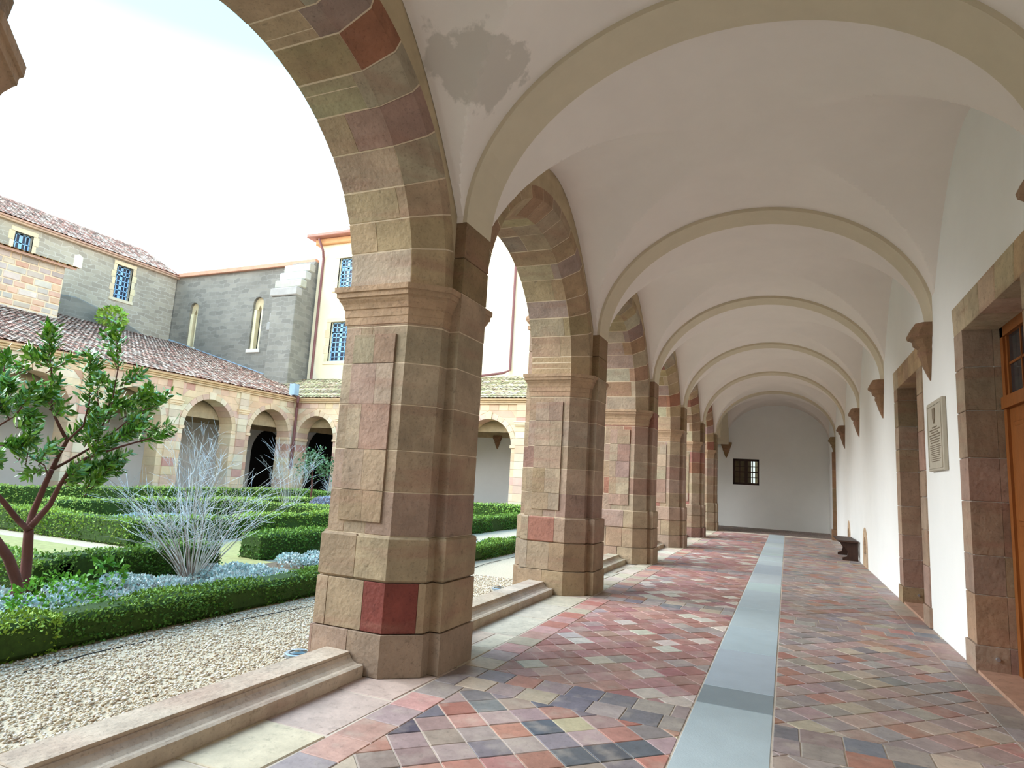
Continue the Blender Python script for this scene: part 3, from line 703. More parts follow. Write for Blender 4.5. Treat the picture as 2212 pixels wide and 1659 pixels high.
# ------------------------------------------------------------------ garden ground
ground = tag(box('ground', (-45, -12, -0.4), (-3.42, 27.0, -0.13), 'gravel'), 'pale gravel ground of the cloister garden', None, kind='structure')
def patch(name, x0, x1, y0, y1, mat, z=-0.10, parent=ground): return box(name, (x0, y0, -0.2), (x1, y1, z), mat, parent)
patch('lawn_strip', -24, -9.0, 5.75, 8.0, 'lawn'); patch('lawn_strip', -11.1, -8.95, 8.9, 24.5, 'lawn'); patch('lawn_strip', -11.0, -8.3, 7.9, 9.0, 'lawn', -0.102)
patch('planting_bed', -8.35, -6.2, -3, 14.5, 'soil'); patch('planting_bed', -16.5, -12.2, 9.1, 24, 'soil'); patch('planting_bed', -16, -8.6, -2, 5.1, 'soil')
# loose pebbles in front of the hedge
N = 34000
X = RNG.uniform(-5.85, -3.45, N); Y = 1.0 + 9.5*RNG.random(N)**1.35
sz = RNG.uniform(0.007, 0.017, N); Z = np.full(N, -0.128)
octv = np.array([(1, 0, 0), (0, 1, 0), (-1, 0, 0), (0, -1, 0), (0, 0, .7), (0, 0, -.7)], float)
octf = np.array([(0, 1, 4), (1, 2, 4), (2, 3, 4), (3, 0, 4), (1, 0, 5), (2, 1, 5), (3, 2, 5), (0, 3, 5)])
ang = RNG.uniform(0, 2*PI, N); st = RNG.uniform(0.6, 1.5, N)
lv = octv[None]*sz[:, None, None]; lx = lv[:, :, 0]*st[:, None]; ly = lv[:, :, 1]
VX = X[:, None] + lx*np.cos(ang)[:, None] - ly*np.sin(ang)[:, None]; VY = Y[:, None] + lx*np.sin(ang)[:, None] + ly*np.cos(ang)[:, None]
VZ = Z[:, None] + lv[:, :, 2] + RNG.uniform(0, 0.012, N)[:, None]
PV = np.stack([VX, VY, VZ], 2).reshape(-1, 3); PF = (octf[None] + 6*np.arange(N)[:, None, None]).reshape(-1, 3)
pc = np.array([lin(c) for c in ((224, 210, 188), (206, 190, 164), (236, 226, 208), (190, 166, 140), (212, 194, 164), (166, 148, 128))])
tag(fastmesh('gravel', PV, PF, 'pebble', None, np.repeat(pc[RNG.choice(6, N, p=[.25, .25, .18, .12, .14, .06])], 6, 0)), 'loose pale pebbles covering the garden path', 'gravel', kind='stuff')
for (x, y), lb in (((-4.12, 4.87), 'round metal ground light in the gravel beside the large front pier'), ((-4.10, 9.3), 'round metal ground light in the gravel beside the second pier')):
    L_ = thing('ground_light', lb, 'light', (x, y, -0.13), 'ground lights in the gravel')
    mesh('rim', *rings([([(x+r*math.cos(a), y+r*math.sin(a)) for a in np.linspace(0, 2*PI, 24, endpoint=False)], z) for z, r in ((-0.13, .12), (-0.085, .125), (-0.08, .11), (-0.082, .09), (-0.09, .085))], XY), 'metal', L_)
    mesh('lens', *rings([([(x+r*math.cos(a), y+r*math.sin(a)) for a in np.linspace(0, 2*PI, 20, endpoint=False)], z) for z, r in ((-0.1, .084), (-0.078, .08), (-0.07, .04))], XY), 'glass', L_)

mh, fh = tube([(-5.55+0.05*math.sin(i*0.9), 1.5+i*0.6, -0.121+0.012*math.sin(i*1.9)) for i in range(24)], 0.0055, 6)
tag(mesh('irrigation_hose', mh, fh, 'iron'), 'thin black hose lying on the gravel along the near hedge', 'hose')
# ------------------------------------------------------------------ hedges and plants
def soup_leaves(P, Nn, size, col, cvar=0.25, droop=0.6):
    """one bent quad pair per leaf at P around normal Nn"""
    n = len(P)
    R1 = RNG.normal(size=(n, 3)); D = Nn*droop + R1*0.75; D /= np.linalg.norm(D, axis=1)[:, None]
    T = np.cross(D, RNG.normal(size=(n, 3))); T /= np.linalg.norm(T, axis=1)[:, None]
    s = size*RNG.uniform(0.6, 1.25, n)[:, None]
    V = np.stack([P, P + D*s*0.5 + T*s*0.3, P + D*s, P + D*s*0.5 - T*s*0.3], 1).reshape(-1, 3)
    Fq = np.arange(4*n).reshape(n, 4)
    k = RNG.uniform(1-cvar, 1+cvar, n)[:, None]; hue = RNG.normal(0, 0.12, n)[:, None]
    C = np.asarray(col)*k; C[:, 0] *= (1+hue[:, 0]); C = np.repeat(np.clip(C, 0, 1), 4, 0)
    return V, Fq, C
def hedge(label, x0, x1, y0, y1, z0, z1, dens, size, col=(92, 122, 38), group='clipped box hedges', topcol=None):
    Hh = thing('box_hedge', label, 'hedge', ((x0+x1)/2, (y0+y1)/2, z0), group)
    m = 0.035; mesh('hedge_body', *prism(rect(x0+m, x1-m, y0+m, y1-m), z0, z1-m, XY, 0.05), 'hedge_core', Hh)
    dx, dy, dz = x1-x0, y1-y0, z1-z0
    A = [dx*dy, dy*dz, dy*dz, dx*dz, dx*dz]; tot = sum(A); n = int(tot*dens)
    f = RNG.choice(5, n, p=np.array(A)/tot); u = RNG.random(n); v = RNG.random(n)
    P = np.zeros((n, 3)); Nn = np.zeros((n, 3))
    P[:, 0] = np.where(f == 0, x0+dx*u, np.where(f == 1, x1, np.where(f == 2, x0, x0+dx*u)))
    P[:, 1] = np.where((f == 0) | (f == 1) | (f == 2), y0+dy*v, np.where(f == 3, y0, y1))
    P[:, 2] = np.where(f == 0, z1, z0+dz*np.where(f >= 3, v, u))
    Nn[:, 0] = np.where(f == 1, 1, np.where(f == 2, -1, 0)); Nn[:, 1] = np.where(f == 3, -1, np.where(f == 4, 1, 0)); Nn[:, 2] = np.where(f == 0, 1, 0.3)
    bulge = 0.03*np.sin(P[:, 1]*2.3+P[:, 0]*1.7) + 0.02*np.sin(P[:, 1]*5.1+P[:, 2]*9)
    P += Nn*(bulge - RNG.random(n)*0.05 - 0.01)[:, None]
    # rounded shoulders
    P[:, 2] -= 0.05*np.clip(1-np.minimum(P[:, 0]-x0, x1-P[:, 0])/0.08, 0, 1)*(f == 0)
    V, Fq, C = soup_leaves(P, Nn, size, np.array(lin(col)), 0.35)
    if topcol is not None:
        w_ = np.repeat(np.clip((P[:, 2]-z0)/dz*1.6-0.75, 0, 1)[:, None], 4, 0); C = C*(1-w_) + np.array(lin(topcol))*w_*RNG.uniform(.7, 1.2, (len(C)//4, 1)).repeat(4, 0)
    tag(fastmesh('hedge_leaves', V, Fq, 'leaf', Hh, C), kind='stuff')
    return Hh
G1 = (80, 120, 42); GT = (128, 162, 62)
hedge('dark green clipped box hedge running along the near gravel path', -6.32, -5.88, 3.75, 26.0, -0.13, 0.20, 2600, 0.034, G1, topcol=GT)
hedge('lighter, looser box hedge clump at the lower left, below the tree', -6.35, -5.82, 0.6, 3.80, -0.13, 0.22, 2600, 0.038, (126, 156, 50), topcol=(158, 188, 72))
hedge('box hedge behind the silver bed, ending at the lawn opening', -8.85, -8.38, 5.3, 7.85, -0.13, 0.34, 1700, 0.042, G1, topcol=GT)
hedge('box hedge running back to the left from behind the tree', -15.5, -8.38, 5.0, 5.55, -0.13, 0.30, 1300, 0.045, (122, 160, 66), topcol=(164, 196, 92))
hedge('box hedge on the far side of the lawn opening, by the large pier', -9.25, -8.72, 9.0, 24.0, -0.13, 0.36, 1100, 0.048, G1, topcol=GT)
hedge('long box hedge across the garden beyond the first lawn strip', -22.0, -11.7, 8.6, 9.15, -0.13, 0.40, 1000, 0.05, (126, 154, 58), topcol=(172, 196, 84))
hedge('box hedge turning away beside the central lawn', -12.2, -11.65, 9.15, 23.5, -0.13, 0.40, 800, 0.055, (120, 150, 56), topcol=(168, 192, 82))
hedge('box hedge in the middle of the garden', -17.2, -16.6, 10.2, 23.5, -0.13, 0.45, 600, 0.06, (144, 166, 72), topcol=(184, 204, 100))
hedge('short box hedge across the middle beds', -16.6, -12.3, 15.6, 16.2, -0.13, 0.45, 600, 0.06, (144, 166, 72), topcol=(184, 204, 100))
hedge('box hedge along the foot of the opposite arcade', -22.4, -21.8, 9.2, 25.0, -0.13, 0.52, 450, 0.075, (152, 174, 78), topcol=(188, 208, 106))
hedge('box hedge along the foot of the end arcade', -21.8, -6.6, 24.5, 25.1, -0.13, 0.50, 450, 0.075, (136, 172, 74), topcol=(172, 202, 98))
def silver(label, x0, x1, y0, y1, z, n, size=0.06, holes=0):
    cx = RNG.uniform(x0, x1, 90); cy = RNG.uniform(y0, y1, 90); hh = RNG.uniform(0.08, 0.2, 90)
    i = RNG.integers(0, 90, n); Nn = RNG.normal(size=(n, 3)); Nn[:, 2] = np.abs(Nn[:, 2])+0.3; Nn /= np.linalg.norm(Nn, axis=1)[:, None]
    P = np.stack([cx[i], cy[i], np.full(n, z)], 1) + Nn*hh[i][:, None]*np.array([1.3, 1.3, 0.9])
    P[:, 0] = np.clip(P[:, 0], x0-0.1, x1+0.1)
    V, Fq, C = soup_leaves(P, Nn, size, np.array(lin((198, 212, 208))), 0.35, 0.9)
    return tag(fastmesh('silver_groundcover', V, Fq, 'leaf', None, C), label, 'plant', kind='stuff')
silver('silver-grey ground cover spreading below the tree and bare shrub', -8.2, -6.5, 3.4, 8.0, -0.1, 26000, 0.05)
silver('silver-grey ground cover behind the near hedge, right of the lawn opening', -8.5, -6.6, 8.8, 15.0, -0.1, 22000, 0.055)
silver('grey lavender clumps in the beds across the garden', -16.4, -12.4, 9.4, 14.0, -0.1, 9000, 0.08)

def blob(label, name, c, r, n, size, col):
    Nn = RNG.normal(size=(n, 3)); Nn /= np.linalg.norm(Nn, axis=1)[:, None]
    P = np.array(c) + Nn*np.array(r)*RNG.uniform(0.75, 1.0, n)[:, None]
    V, Fq, C = soup_leaves(P, Nn, size, np.array(lin(col)), 0.3, 0.8)
    T_ = thing(name, label, 'plant', (c[0], c[1], c[2]-r[2])); tag(fastmesh('leaves', V, Fq, 'leaf', T_, C), kind='stuff')
    return T_
blob('rounded grey lavender bush left of the large pier', 'lavender_bush', (-14.6, 17.9, 0.25), (0.55, 0.55, 0.38), 1500, 0.09, (160, 162, 176))
blob('leafy bright green sprouts around the tree foot', 'green_sprout', (-6.85, 4.35, 0.12), (0.42, 0.42, 0.26), 800, 0.055, (104, 160, 40))
blob('small bright green sprout behind the tree trunks', 'green_sprout', (-7.55, 5.35, 0.16), (0.2, 0.2, 0.2), 130, 0.09, (96, 150, 44))

# tree by the hedge, laid out on a plane through its foot
TB = Vector((-7.95, 4.72, -0.1)); TN = Vector((-0.86, 0.51, 0))
def tp(px, py, off=0.0):
    d = ray(px, py); C0 = Vector((0, 0, EYE)); t = ((TB - C0).dot(TN) + off)/d.dot(TN); return C0 + d*t
tree = thing('strawberry_tree', 'small evergreen tree with red-brown trunks and glossy leaves at the left', 'tree', TB)
BR = [([(34, 1318), (38, 1260), (18, 1205), (-20, 1150), (-60, 1080)], (.085, .075, .07, .06, .05), -0.35),
      ([(50, 1280), (58, 1210), (62, 1145)], (.085, .078, .07), 0.15),
      ([(62, 1145), (40, 1125), (8, 1085), (-40, 1030)], (.05, .045, .04, .03), 0.1),
      ([(62, 1145), (70, 1110), (98, 1045), (112, 1015)], (.06, .052, .046, .042), 0.15),
      ([(66, 1138), (108, 1090), (128, 1050), (150, 1015), (185, 990), (260, 965), (330, 945)], (.05, .044, .036, .03, .024, .018, .01), -0.1),
      ([(112, 1015), (128, 980), (145, 952), (128, 920), (112, 885), (110, 830), (112, 770), (105, 715)], (.04, .036, .032, .026, .02, .016, .012, .006), 0.2),
      ([(112, 1015), (140, 1000), (200, 965), (250, 930)], (.03, .026, .018, .01), 0.3),
      ([(145, 952), (180, 920), (195, 860), (195, 780)], (.02, .016, .012, .006), 0.1),
      ([(200, 965), (240, 880), (256, 790), (252, 720)], (.016, .013, .009, .005), 0.25),
      ([(105, 1030), (96, 1005), (60, 985)], (.014, .01, .006), 0.0),
      ([(-40, 1030), (-20, 930), (0, 850), (10, 790)], (.03, .024, .016, .008), 0.1),
      ([(-20, 930), (30, 900), (60, 860)], (.016, .012, .006), 0.0),
      ([(250, 930), (300, 890), (342, 875)], (.012, .009, .005), 0.2)]
for pts, rad, off in BR:
    big = rad[0] > 0.04
    P3 = [tp(x, y, off + 0.06*math.sin(i*1.7)) for i, (x, y) in enumerate(pts)]
    dense = []; dr = []
    for i in range(len(P3)-1):
        for s_ in range(4): dense.append(P3[i].lerp(P3[i+1], s_/4)); dr.append(rad[i]+(rad[i+1]-rad[i])*s_/4)
    dense.append(P3[-1]); dr.append(rad[-1])
    mesh('trunk' if big and pts[0][1] > 1200 else 'branch', *tube(dense, [r_*0.72 for r_ in dr], 8), 'bark', tree, smooth=True)
SH = [((110, 800), (104, 695), 30), ((108, 790), (58, 752), 22), ((112, 790), (165, 775), 14), ((193, 900), (196, 760), 46), ((256, 800), (250, 700), 30), ((258, 835), (302, 800), 18),
      ((255, 870), (332, 858), 30), ((232, 905), (240, 830), 24), ((190, 965), (202, 880), 40), ((270, 920), (347, 865), 40), ((300, 955), (368, 932), 30), ((230, 955), (300, 925), 44),
      ((200, 985), (252, 940), 40), ((160, 1035), (240, 992), 40), ((185, 1055), (232, 1012), 34), ((140, 1045), (192, 1000), 30), ((60, 872), (112, 848), 34), ((20, 885), (72, 838), 40),
      ((2, 815), (12, 768), 22), ((8, 875), (20, 820), 30), ((35, 925), (76, 900), 34), ((0, 962), (60, 958), 40), ((40, 995), (72, 925), 34), ((80, 988), (122, 962), 20),
      ((92, 1010), (60, 1030), 9), ((20, 905), (-10, 850), 30), ((210, 1005), (262, 988), 26), ((118, 900), (140, 868), 12), ((108, 850), (125, 828), 12), ((150, 950), (170, 930), 14),
      ((230, 840), (212, 812), 14), ((300, 870), (320, 840), 20), ((-30, 900), (-40, 820), 30), ((-40, 990), (-10, 1000), 24), ((280, 900), (310, 910), 26), ((60, 800), (30, 790), 8), ((205, 930), (215, 895), 22), ((240, 870), (285, 880), 26)]
LV = np.array([(0, 0, 0), (0.30, 0.17, 0.05), (0.68, 0.15, 0.05), (1, 0, 0.0), (0.68, -0.15, 0.05), (0.30, -0.17, 0.05), (0.5, 0, -0.01)])
LF = [(0, 6, 1), (1, 6, 2), (2, 6, 3), (3, 6, 4), (4, 6, 5), (5, 6, 0)]
lme = bpy.data.meshes.new('leaf'); lme.from_pydata([tuple(v) for v in LV], [], LF); lme.materials.append(M['leaf_obj'])
leaves = []
twigs = Bag()
SH2 = [((a[0]+random.uniform(-20, 20), a[1]+random.uniform(-18, 18)), (b[0]+random.uniform(-26, 26), b[1]+random.uniform(-18, 22)), n*0.6) for a, b, n in SH]
for (a, b, n) in SH + SH2:
    off = random.uniform(-0.35, 0.45); A_, B_ = tp(*a, off), tp(*b, off + random.uniform(-0.2, 0.2)); ax = (B_-A_).normalized()
    twigs.add(*tube([A_, A_.lerp(B_, 0.5) + Vector((0, 0, -0.01)), B_], (.007, .005, .002), 5))
    for i in range(int(n*3.4)):
        t = random.random()**0.8; o = A_.lerp(B_, t) + Vector((random.gauss(0, .028), random.gauss(0, .028), random.gauss(0, .022)))
        side = ax.cross(Vector((random.gauss(0, 1), random.gauss(0, 1), random.gauss(0, 1)))).normalized()
        d = (side*1.0 + ax*random.uniform(0.2, 1.0) + Vector((0, 0, 0.12))).normalized()
        nrm = d.cross(side.cross(ax)).normalized(); nrm = (nrm + Vector((random.gauss(0, .3), random.gauss(0, .3), random.gauss(0, .3)))).normalized()
        yv = nrm.cross(d).normalized(); zv = d.cross(yv); L_ = random.uniform(0.08, 0.128)*(1.0 if t > 0.15 else 0.8)
        c = jit(random.choices(((98, 140, 48), (118, 164, 56), (78, 120, 46), (142, 184, 66), (132, 166, 106)), (4, 4, 3, 2, 1))[0], 8)
        leaves.append((o, d, yv, zv, L_, c))
leaves.sort(key=lambda l: -l[4]*abs(l[3].dot(TN)))
LVn = []; LFn = []; LCn = []
for i, (o, d, yv, zv, L_, c) in enumerate(leaves):
    if i < 300:
        ob = bpy.data.objects.new('leaf', lme); COL.objects.link(ob); ob.color = (*lin(c), 1); ob.parent = tree
        mw = Matrix(((d.x*L_, yv.x*L_, zv.x*L_, o.x-TB.x), (d.y*L_, yv.y*L_, zv.y*L_, o.y-TB.y), (d.z*L_, yv.z*L_, zv.z*L_, o.z-TB.z), (0, 0, 0, 1)))
        ob.matrix_basis = mw
    else:
        b = len(LVn); LVn += [o + (d*v[0] + yv*v[1] + zv*v[2])*L_ for v in LV]; LFn += [tuple(j+b for j in f) for f in LF]; LCn += [lin(c)]*7
tag(twigs.build('twigs', 'bark', tree), kind='stuff')
tag(fastmesh('foliage', np.array([tuple(v) for v in LVn]), np.array(LFn), 'leaf_attr', tree, np.array(LCn)), kind='stuff')

# wispy leafless shrubs
def bare_shrub(label, base, spread, hmin, hmax, n, name='bare_shrub'):
    sh = thing(name, label, 'shrub', base); b = Bag(); tw = Bag()
    for i in range(n):
        a = random.uniform(0, 2*PI); lean = random.random()**0.7*spread*2.2; h_ = random.uniform(hmin, hmax)*(1-0.3*lean)
        top = Vector(base) + Vector((math.cos(a)*lean*h_, math.sin(a)*lean*h_, h_*0.95)); b0 = Vector(base) + Vector((math.cos(a), math.sin(a), 0))*random.uniform(0.02, 0.16)
        mid = b0.lerp(top, 0.5) + Vector((random.gauss(0, .05), random.gauss(0, .05), 0.10*h_)); c = random.choice(((204, 198, 188), (186, 180, 170), (214, 212, 206), (146, 126, 116)))
        pts = [b0, b0.lerp(mid, 0.5)+Vector((0, 0, .03)), mid, mid.lerp(top, .5)+Vector((random.gauss(0, .04), random.gauss(0, .04), .04)), top]
        b.add(*tube(pts, (.007, .006, .0045, .003, .0016), 4, False), c)
        for j in range(random.randint(6, 11)):
            t = random.uniform(0.45, 1.0); p = pts[2].lerp(pts[4], (t-.45)/.55); d = (top-b0).normalized()*0.8 + Vector((random.gauss(0, .6), random.gauss(0, .6), random.gauss(.1, .35)))
            q = p + d*random.uniform(0.10, 0.30); q2 = q + (d + Vector((0, 0, random.gauss(0, .3))))*0.1
            tw.add(*tube([p, q, q2], (.002, .003, .0012), 3, False), random.choice(((206, 213, 216), (190, 196, 200), (214, 215, 212))))
    b.build('stems', 'twig', sh, attr=True); tag(tw.build('seed_heads', 'twig', sh, attr=True), kind='stuff')
    return sh
bare_shrub('large leafless silvery shrub fanning out in the near bed', (-7.85, 6.85, -0.1), 0.52, 0.9, 2.1, 66)
bare_shrub('tall wispy silvery shrub standing before the corner arches', (-14.5, 16.0, -0.1), 0.28, 1.6, 2.8, 26)
bare_shrub('tall wispy silvery shrub before the third arch of the opposite arcade', (-14.5, 12.4, -0.1), 0.22, 1.6, 2.9, 24)
bare_shrub('small pale bush at the foot of the end arcade, left of the large pier', (-18.6, 23.4, -0.1), 0.25, 0.8, 1.5, 30)
# small olive-like tree near the corner
ot = thing('small_tree', 'slender grey-green tree in front of the corner of the arcades', 'tree', (-18.5, 21.6, -0.1))
mesh('trunk', *tube([(-18.5, 21.6, -0.1), (-18.45, 21.6, .6), (-18.6, 21.7, 1.3), (-18.5, 21.6, 2.0)], (.05, .04, .03, .015), 6), 'bark', ot)
P = []; 
for c_, r_, n in (((-18.5, 21.6, 2.0), .42, 260), ((-18.0, 21.7, 1.5), .36, 200), ((-18.9, 21.5, 1.55), .3, 150), ((-17.6, 21.8, 1.75), .3, 120)): P.append(np.array(c_) + RNG.normal(size=(n, 3))*r_*0.55)
P = np.concatenate(P); Nn = RNG.normal(size=P.shape); V, Fq, C = soup_leaves(P, Nn, 0.13, np.array(lin((92, 124, 84))), 0.3)
tag(fastmesh('foliage', V, Fq, 'leaf', ot, C), kind='stuff')

# ------------------------------------------------------------------ far arcades
XO, YE = -24.4, 26.7
FAR = [((224, 196, 162), 5), ((218, 186, 154), 4), ((212, 176, 154), 3), ((226, 206, 178), 3), ((200, 154, 136), 1.2), ((214, 194, 170), 2)]
def facade(P, mp, s_lo, s_hi, centres, R, depth=0.8, zs=3.1, ztop=5.02):
    """mp(s, z, d): d outwards from the face"""
    cs = sorted(centres); Ro = R+0.24; ends = [s_lo] + cs + [s_hi]
    wallp = [(s_lo, -0.2)]
    for c in cs: wallp += [(c-R-0.02, -0.2)] + [(c-(R+0.02)*math.cos(t), zs+(R+0.02)*math.sin(t)) for t in np.linspace(0, PI, 24)] + [(c+R+0.02, -0.2)]
    wallp += [(s_hi, -0.2), (s_hi, ztop+0.2), (s_lo, ztop+0.2)]
    tri = tessellate_polygon([[Vector((s, z, 0)) for s, z in wallp]]); n = len(wallp)
    V = [mp(s, z, -0.015) for s, z in wallp] + [mp(s, z, -depth) for s, z in wallp]
    mesh('wall_core', V, [tuple(t) for t in tri] + [tuple(i+n for i in t[::-1]) for t in tri] + [(i, (i+1) % n, n+(i+1) % n, n+i) for i in range(n)], 'mortar_far', P)
    PR = lambda u, v, w: mp(u, v, w)
    courses = list(np.linspace(-0.15, zs, 10)) + list(np.linspace(zs, ztop, 7))[1:]
    for gi in range(len(cs)+1):
        a = cs[gi-1] if gi > 0 else None; b = cs[gi] if gi < len(cs) else None
        for ci, (z0, z1) in enumerate(zip(courses, courses[1:])):
            def wd(z, rr): return math.sqrt(max(0, rr*rr-(z-zs)**2)) if z > zs else (R if rr == Ro else rr)
            def lo(z): return (a + (wd(z, Ro) if z > zs+1e-6 else R)) if a is not None else s_lo
            def hi(z): return (b - (wd(z, Ro) if z > zs+1e-6 else R)) if b is not None else s_hi
            L0, L1, H0, H1 = lo(z0+1e-4), lo(z1-1e-4), hi(z0+1e-4), hi(z1-1e-4)
            wid = min(H0, H1)-max(L0, L1)
            if wid < 0.05: continue
            nb = max(1, round(wid/0.62)) if (ci % 2) else max(1, round(wid/0.5))
            for q in range(nb):
                t0, t1 = q/nb, (q+1)/nb
                pq = [(L0+(H0-L0)*t0+.008, z0+.006), (L0+(H0-L0)*t1-.008, z0+.006), (L1+(H1-L1)*t1-.008, z1-.006), (L1+(H1-L1)*t0+.008, z1-.006)]
                if abs(area(pq)) < 0.01: continue
                full = z1 <= zs+1e-3
                mesh('stone_block', *prism(pq, -depth+0.02 if full else -0.2, random.uniform(-0.004, 0.006), PR, 0.008), 'stone_far', P, jit(pick(FAR), 7))
    for c in cs:
        nv = 13
        for v in range(nv):
            t0, t1 = PI*v/nv+0.004, PI*(v+1)/nv-0.004; key = v == nv//2
            ro = Ro + (0.08 if key else 0); d1 = 0.07 if key else 0.035
            q = [(c+R*math.cos(t0), zs+R*math.sin(t0)), (c+ro*math.cos(t0), zs+ro*math.sin(t0)), (c+ro*math.cos((t0+t1)/2), zs+ro*math.sin((t0+t1)/2)), (c+ro*math.cos(t1), zs+ro*math.sin(t1)), (c+R*math.cos(t1), zs+R*math.sin(t1)), (c+R*math.cos((t0+t1)/2), zs+R*math.sin((t0+t1)/2))]
            mesh('voussoir', *prism(q, -depth+0.02, d1, PR, 0.006), 'stone_far', P, jit(pick(FAR[:4]), 6))
        for sg in (-1, 1):      # impost mouldings on the reveals
            s0, s1 = sorted((c+sg*(R-0.05), c+sg*(R+0.22)))
            mesh('impost', *prism(rect(s0, s1, zs-0.13, zs+0.0), -depth, 0.05, PR, 0.012), 'stone_far', P, (232, 200, 164))
    mids = [(a+b)/2 for a, b in zip(cs, cs[1:])]
    for m_ in [cs[0]-(cs[1]-cs[0])/2] + mids:
        if m_ - 0.3 < s_lo: continue
        for z0, z1 in zip(courses, courses[1:]):
            mesh('pilaster_block', *prism(rect(m_-0.27, m_+0.27, z0+.004, z1-.004), -0.01, 0.075, PR, 0.006), 'stone_far', P, jit(pick(FAR), 6))
        for z0, z1, w_, d_ in ((3.96, 4.03, .31, .11), (4.03, 4.14, .33, .14), (4.14, 4.2, .36, .17)):
            mesh('capital', *prism(rect(m_-w_, m_+w_, z0, z1), -0.01, d_, PR, 0.012), 'stone_far', P, (236, 206, 168))
    for z0, z1, d_ in ((5.0, 5.08, .10), (5.08, 5.16, .17), (5.16, 5.24, .26)):
        mesh('cornice', *prism(rect(s_lo-0.1, s_hi+0.1, z0, z1), -depth, d_, PR, 0.015), 'stone_far', P, (218, 186, 146) if d_ > .15 else (218, 192, 158))
def tileroof(P, name, s0, s1, mp, length, slope_rise, col_w=0.23, row_l=0.36, pal=None, cut=None):
    """mp(s, t, h): t up the slope 0..length, h above the bed"""
    nc = int((s1-s0)/col_w); nr = int(length/row_l); V = []; Q = []; C = []
    pal = [np.array(lin(c)) for c in pal]; m_ = 5
    for i in range(nc):
        sc_ = s0 + (i+0.5)*col_w
        for j in range(nr):
            if cut and cut(sc_, j*row_l): continue
            c = pal[RNG.integers(len(pal))]*RNG.uniform(0.75, 1.2); b = len(V); js = RNG.normal(0, .022)
            for t, r_ in ((j*row_l-0.03, col_w*0.60), ((j+1)*row_l, col_w*0.54)):
                for k in range(m_):
                    a = PI*k/(m_-1); V.append(mp(sc_+js + r_*math.cos(a), t, 0.004 + r_*math.sin(a)*0.34 + (0.022 if t < j*row_l else 0.0)))
            for k in range(m_-1): Q.append((b+k, b+k+1, b+m_+k+1, b+m_+k))
            C += [c]*(2*m_)
    tag(fastmesh(name, np.array(V), np.array(Q), 'roof', P, np.array(C)), kind='stuff')
RP = [(208, 172, 156), (192, 148, 132), (224, 206, 190), (176, 134, 118), (214, 190, 174), (170, 148, 132), (234, 222, 208), (152, 126, 112)]
RP = [(c[0], c[1]*0.93, c[2]*0.87) for c in RP]
RP2 = [(196, 182, 138), (182, 164, 122), (206, 190, 152), (176, 150, 120), (170, 160, 116)]
opp = thing('cloister_arcade', 'sandstone arcade with tiled roof facing us across the garden', 'arcade', (XO, 18, -0.15))
facade(opp, lambda s, z, d: (XO+d, s, z), 6.2, YE+0.8, [24.93, 21.15, 17.37, 13.6, 9.8], 1.33)
RZ0, RS = 5.26, 0.285
RX1 = -41.5
mesh('roof_bed', *prism([(XO+0.25, RZ0-0.06), (XO+0.25, RZ0), (RX1, RZ0+RS*(XO-RX1)), (RX1, RZ0+RS*(XO-RX1)-0.3)], 4.0, 31.6, lambda u, v, w: (u, w, v), 0), 'roof_base', opp)
kx = 1/math.hypot(1, RS)
tileroof(opp, 'roof_tiles', 6.0, 31.5, lambda s, t, h: (XO+0.33 - t*kx, s, RZ0-0.02 + RS*(t*kx) + h), 17.0, RS, pal=RP, cut=lambda s, t: s > YE-0.2 + t*0.9)
box('gallery_wall', (-29.4, 5, -0.2), (-28.9, 28.0, 6.4), 'white', opp); box('gallery_floor', (-29, 5, -0.2), (XO-0.1, 31.4, -0.06), 'flag', opp, (150, 120, 106))
V, Fs = [], []
nn = 20
for yy in (5, YEND): V += [(-28.9 + 3.7*(0.5-0.5*math.cos(PI*i/nn)), yy, 3.6+1.7*math.sin(PI*i/nn)) for i in range(nn+1)]
Fs = [(i, i+1, nn+2+i, nn+1+i) for i in range(nn)]; mesh('gallery_vault', V, Fs, 'lunette', opp)
box('gallery_end', (-29.3, 5.0, -.2), (-25.2, 5.3, 6.0), 'white', opp)
# dark passage behind the last arch
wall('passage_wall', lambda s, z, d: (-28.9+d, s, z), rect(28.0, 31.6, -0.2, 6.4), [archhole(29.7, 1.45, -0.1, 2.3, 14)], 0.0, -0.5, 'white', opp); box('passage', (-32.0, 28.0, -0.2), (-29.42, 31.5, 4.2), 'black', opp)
end = thing('cloister_arcade', 'sandstone arcade at the far end of the garden, mostly behind the piers', 'arcade', (-14, YE, -0.15))
facade(end, lambda s, z, d: (s, YE-d, z), XO-0.8, -3.8, [-22.95, -19.57, -16.19, -12.81, -9.43, -6.05], 1.2)
RS2 = 0.37; ky = 1/math.hypot(1, RS2)
mesh('roof_bed', *prism([(YE-0.25, RZ0-0.06), (YE-0.25, RZ0), (YEND+0.3, RZ0+RS2*(YEND+0.55-YE)), (YEND+0.3, RZ0+RS2*(YEND+0.55-YE)-0.3)], XO-4.4, -3.3, lambda u, v, w: (w, u, v), 0), 'roof_base', end)
tileroof(end, 'roof_tiles', XO-4.3, -3.4, lambda s, t, h: (s, YE-0.33 + t*ky, RZ0-0.02 + RS2*(t*ky) + h), 5.4, RS2, pal=RP2, cut=lambda s, t: s < XO+0.2 - t*1.25)
box('gallery_floor', (-24.4, YE+0.1, -0.2), (-3.6, YEND, -0.06), 'flag', end, (150, 120, 106))
V = []
for xx in (-28.9, -2.7): V += [(xx, YE+0.8 + 3.95*(0.5-0.5*math.cos(PI*i/nn)), 3.75+1.75*math.sin(PI*i/nn)) for i in range(nn+1)]
mesh('gallery_vault', V, Fs, 'lunette', end)
for xx in (-11.12, -14.5, -17.88): corbel(end, lambda u, v, w, xx=xx: (xx + v*1.1, YEND - u, w), (150, 116, 90))
